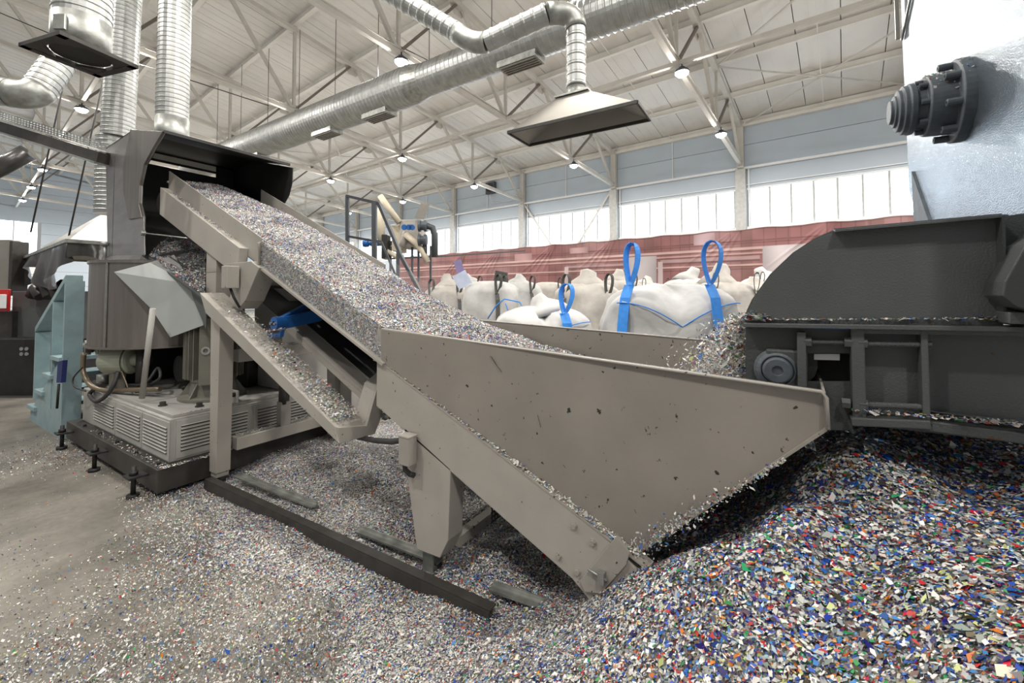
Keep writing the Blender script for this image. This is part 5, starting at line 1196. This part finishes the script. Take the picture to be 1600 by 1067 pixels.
MB().tube([at_d(655, 353, 8.9), at_d(668, 353, 8.9), at_d(676, 356, 8.9), at_d(679, 366, 8.9), at_d(679, 402, 8.9)], .065, 12).build('black_pipe', M['grate'], fm)
for y_ in (353, 375): MB().lathe(at_d(654, y_, 8.85), R3, [(0, .12), (.05, .12), (.05, .09), (.12, .09), (.12, .12), (.17, .12), (.17, .001)], 16).build('flange', M['hub'], fm)
MB().tube([at_d(664, 378, 8.9), at_d(664, 400, 8.9)], .05, 10).build('black_pipe', M['grate'], fm)
pbox(596, 366, 604, 404, 8.9, .3, 'dark_column', 'black', fm)
for i, x_ in enumerate((633, 640, 645)): MB().lathe(at_d(x_, 356, 8.8), -F3, [(0, .045), (.06, .045), (.06, .06), (.08, .06), (.08, .001)], 10).build('blue_valve', M['blue'], fm)
MB().lathe(at_d(568, 380, 8.8), R3, [(0, .08), (.1, .08), (.1, .05), (.22, .06), (.3, .06), (.3, .001)], 12).build('blue_motor', M['blue'], fm)
pbox(572, 376, 626, 382, 9.1, .3, 'platform', 'dark', fm)
for x_ in (608, 642, 652, 671): pbox(x_, 384, x_ + 3, 440, 9.1, .06, 'leg', 'grate', fm)
MB().bar(at_d(610, 404, 9.3), at_d(700, 400, 9.8), .03, .03).bar(at_d(700, 400, 9.8), at_d(820, 392, 11), .03, .03).build('guard_rail', M['grate'], fm)
MB().tube([at_d(604, 392, 9), at_d(625, 404, 9)], .05, 10).build('lower_pipe', M['cream'], fm)

# ------------------------------------------------------------------ big bags
def bag(cx, w, d, ztop, lab, mat='bag', strap='strap_k', z0=0.0, spout=0.0, slump=0.0, loops=((-1, .16), (1, .14)), rot=0.3, seed=0, group='bulk bags behind the conveyor', side_straps=True, edge=None, lh=.3):
    p = at_d(cx, 460, d); p.z = z0
    t = thing('bulk_bag', p, lab, 'bulk bag', group)
    rs_ = np.random.RandomState(seed); h = ztop - z0
    ex_ = Vector((math.cos(rot), math.sin(rot), 0)) if rot is not None else R3; ey_ = EZ.cross(ex_)
    # bag faces the camera roughly: axes from R3/F3 rotated
    a_ = rot; ex_ = R3 * math.cos(a_) + F3 * math.sin(a_); ey_ = F3 * math.cos(a_) - R3 * math.sin(a_)
    nx_, nz_ = 56, 34; X = np.array(ex_); Y = np.array(ey_); P0 = np.array(p); ph = rs_.rand(8) * 6.28
    def top(th):                                # corners stand up where the loops pull
        c_ = math.cos(th); s_ = math.sin(th); return slump * (abs(c_ * s_) * 2 - 1)
    vs = []; fs = []
    for j in range(nz_ + 1):
        t_ = j / nz_
        for i in range(nx_):
            th = 2 * math.pi * i / nx_; c_, s_ = math.cos(th), math.sin(th); n_ = 3.6 - 1.2 * math.sin(min(t_, .8) / .8 * math.pi)
            r_ = (abs(c_) ** n_ + abs(s_) ** n_) ** (-1 / n_)
            bul = .90 + .16 * math.sin(math.pi * min(t_ / .85, 1)) 
            if t_ <= .78: f = 1.0; z = h * t_ / .78 * .9
            else:
                k = (t_ - .78) / .22; f = math.cos(k * math.pi / 2) ** .8 if k < 1 else 0.0; z = h * (.9 + .1 * math.sin(k * math.pi / 2)) 
            z += top(th) * h * min(1, max(0, (t_ - .5) / .28)) * (f if t_ > .78 else 1)
            wr = (1.8 if d < 6 else 1.2) * .010 * math.sin(th * 9 + t_ * 7 + ph[0]) + .012 * math.sin(th * 4 - t_ * 13 + ph[1]) + .010 * math.sin(t_ * 31 + 2 * math.sin(th * 3 + ph[2])) + (.02 * math.sin(th * 17 + ph[3]) * max(0, t_ - .6) * 2)
            R_ = (w / 2) * r_ * bul * f + wr * (1 if f > .1 else 0)
            q = P0 + X * R_ * c_ + Y * R_ * s_ + np.array([0, 0, z])
            vs.append(Vector(q))
    for j in range(nz_):
        for i in range(nx_):
            a2 = j * nx_ + i; b2 = j * nx_ + (i + 1) % nx_; fs.append((a2, b2, b2 + nx_, a2 + nx_))
    MB().add(vs, fs, True).build('sack_body', M[mat], t)
    if edge:
        q = []
        for k in range(25):
            th = math.radians(-140 + 100 * k / 24); c_, s_ = math.cos(th), math.sin(th); r_ = (abs(c_) ** 3.5 + abs(s_) ** 3.5) ** (-1 / 3.5)
            R_ = (w / 2) * r_ * .945 + .012; q.append(p + ex_ * R_ * c_ + ey_ * R_ * s_ + EZ * (h * .905 + top(th) * h))
        MB().tube(q, .005, 6).build('edge_piping', M[edge], t)
    if spout:
        q = MB(); c_ = p + EZ * (h * .97)
        lx = (rs_.rand() - .5) * .5; q.tube([c_ - EZ * .05, c_ + EZ * spout * .25 + ex_ * lx * .2, c_ + EZ * spout * .5 + ex_ * lx * .35, c_ + EZ * spout * .75 + ex_ * lx * .6, c_ + EZ * spout * .85 + ex_ * lx], [w * .34, w * .24, w * .13, w * .12, w * .03], 9); q.build('gathered_top', M[mat], t)
    for (sx, ww) in loops:                      # webbing loop at a corner, strap down the side
        cn0 = p + ex_ * (sx * w * .43); th = math.atan2(-.46, sx * .43); out = (ex_ * math.cos(th) + ey_ * math.sin(th)); tz = h * (.88 + slump * (1 if abs(sx) > .3 else 0))
        def rad(z_):
            bl = .90 + .16 * math.sin(math.pi * min(z_ / h / .9 * .78 / .85, 1)); n_ = 3.0
            return (abs(math.cos(th)) ** n_ + abs(math.sin(th)) ** n_) ** (-1 / n_) * w / 2 * bl + .03
        base = p + out * (rad(tz) * .93) + EZ * tz; P_ = []; D_ = []
        sw = .10 if d < 6 else .07; wdv = (EZ.cross(ex_) * .75 + ex_ * .65)
        for k in range(25):
            t_ = k / 24; an = 2 * math.pi * t_; P_.append(base + EZ * (lh * (.5 - .5 * math.cos(an)) ) + ex_ * (-ww * .5 * math.sin(an) * (.35 + .65 * (.5 - .5 * math.cos(an))) + .03 * math.sin(an * .5)) + ey_ * (-.02 + .04 * t_)); D_.append(wdv)
        MB().ribbon(P_, D_, sw * .8).build('lifting_loop', M[strap], t)
        tn = Vector((-out.y, out.x, 0)); P_ = []; D_ = []
        for k in range(16):
            z_ = tz * (1 - k / 15) + .12 * k / 15; P_.append(p + out * rad(z_) * (.93 if k == 0 else 1) + EZ * z_); D_.append(tn)
        MB().ribbon(P_, D_, sw).build('side_strap', M[strap], t)
    return t
G = 'bulk bags behind the conveyor'
bag(1040, 1.20, 4.1, 1.80, 'large white bulk bag with tall blue loops right behind the hopper', 'bag', 'strap', slump=.11, loops=((-1, .14), (.5, .20)), rot=-.12, seed=3, lh=.36, edge='strap')
bag(845, 1.05, 4.6, 1.58, 'slumped white bulk bag with drooping blue loops, left of the tall-looped bag', 'bag', 'strap', slump=.08, loops=((.4, .16),), rot=.05, seed=5, lh=.28, spout=.12, edge='strap')
tl = [(768, 1.02, 7.9, 1.95, 'plump white bag with black straps beside the clear panel', 'bag', .0),
      (700, .95, 8.9, 1.90, 'greyish bag with gathered top at the left end of the bag row', 'bag_d', .32),
      (733, .9, 10.5, 2.05, 'small pale bag glimpsed behind the left end of the bag row', 'bag', .2),
      (812, .95, 9.0, 1.98, 'white bag standing just right of the plump black-strapped bag', 'bag', .22),
      (855, .95, 10.3, 2.0, 'grey bag partly hidden behind the slumped white bag', 'bag_d', .0),
      (918, 1.0, 6.4, 1.88, 'greyish bag standing close to the left edge of the tall-looped bag', 'bag_d', .30),
      (965, 1.0, 9.0, 2.02, 'pale bag behind the left blue loop of the tall-looped bag', 'bag_d', .28),
      (1010, 1.0, 10.3, 1.98, 'grey bag showing above the dip of the tall-looped bag', 'bag_d', .2),
      (1075, 1.0, 8.6, 2.03, 'pale bag behind the right blue loop of the tall-looped bag', 'bag', .26),
      (1122, 1.0, 6.3, 1.90, 'tall greyish bag just right of the tall-looped bag', 'bag_d', .34),
      (1180, 1.0, 7.5, 1.88, 'greyish bag half hidden behind the curved shredder cover', 'bag_d', .2),
      (1195, 1.0, 9.5, 2.1, 'pale bag farther back above the curved shredder cover', 'bag', .25)]
for i, (cx, w, d, zt_, lab, mt, sp_) in enumerate(tl):
    bag(cx, w, d, zt_, lab, mt, 'strap_k', spout=sp_, loops=((-.8, .13), (.7, .13)) if i % 2 else ((.5, .13),), rot=.1 * ((i * 7) % 5 - 2), seed=20 + i, lh=.33)
# printed cards / thin blue frame on the bags
for (x0, y0, d, lab, ang) in ((718, 425, 7.7, 'small purple printed sheet standing on the left bags', .3), (722, 443, 7.6, 'small pale bluish sheet tilted against the left bags', .5), (782, 440, 8.8, 'dark blue cloth scrap on top of the white bags', -.2)):
    c = at_d(x0, y0 - 6, d); a1_ = R3 * math.cos(ang) + EZ * math.sin(ang); a2_ = EZ * math.cos(ang) - R3 * math.sin(ang)
    nm_ = 'printed_sheet' if 'sheet' in lab else 'cloth_scrap'
    o = MB().box(c, (.14, .02, .30) if 'purple' in lab else (.26, .02, .26), (a1_, F3, a2_)).build(nm_, M['strap_k'] if 'dark' in lab else paint(nm_ + str(x0), (.22, .18, .34) if 'purple' in lab else (.5, .55, .7), .6)); tag(o, lab, 'sheet' if 'sheet' in lab else 'cloth')
q = [at_d(x_, y_, 5.0) for x_, y_ in [(762, 498), (775, 478), (788, 467), (812, 472), (819, 484), (795, 490), (790, 474)]]
o = MB().tube(q, .008, 6).build('blue_cord', M['strap']); tag(o, 'thin blue cord looped over the slumped white bag', 'cord')
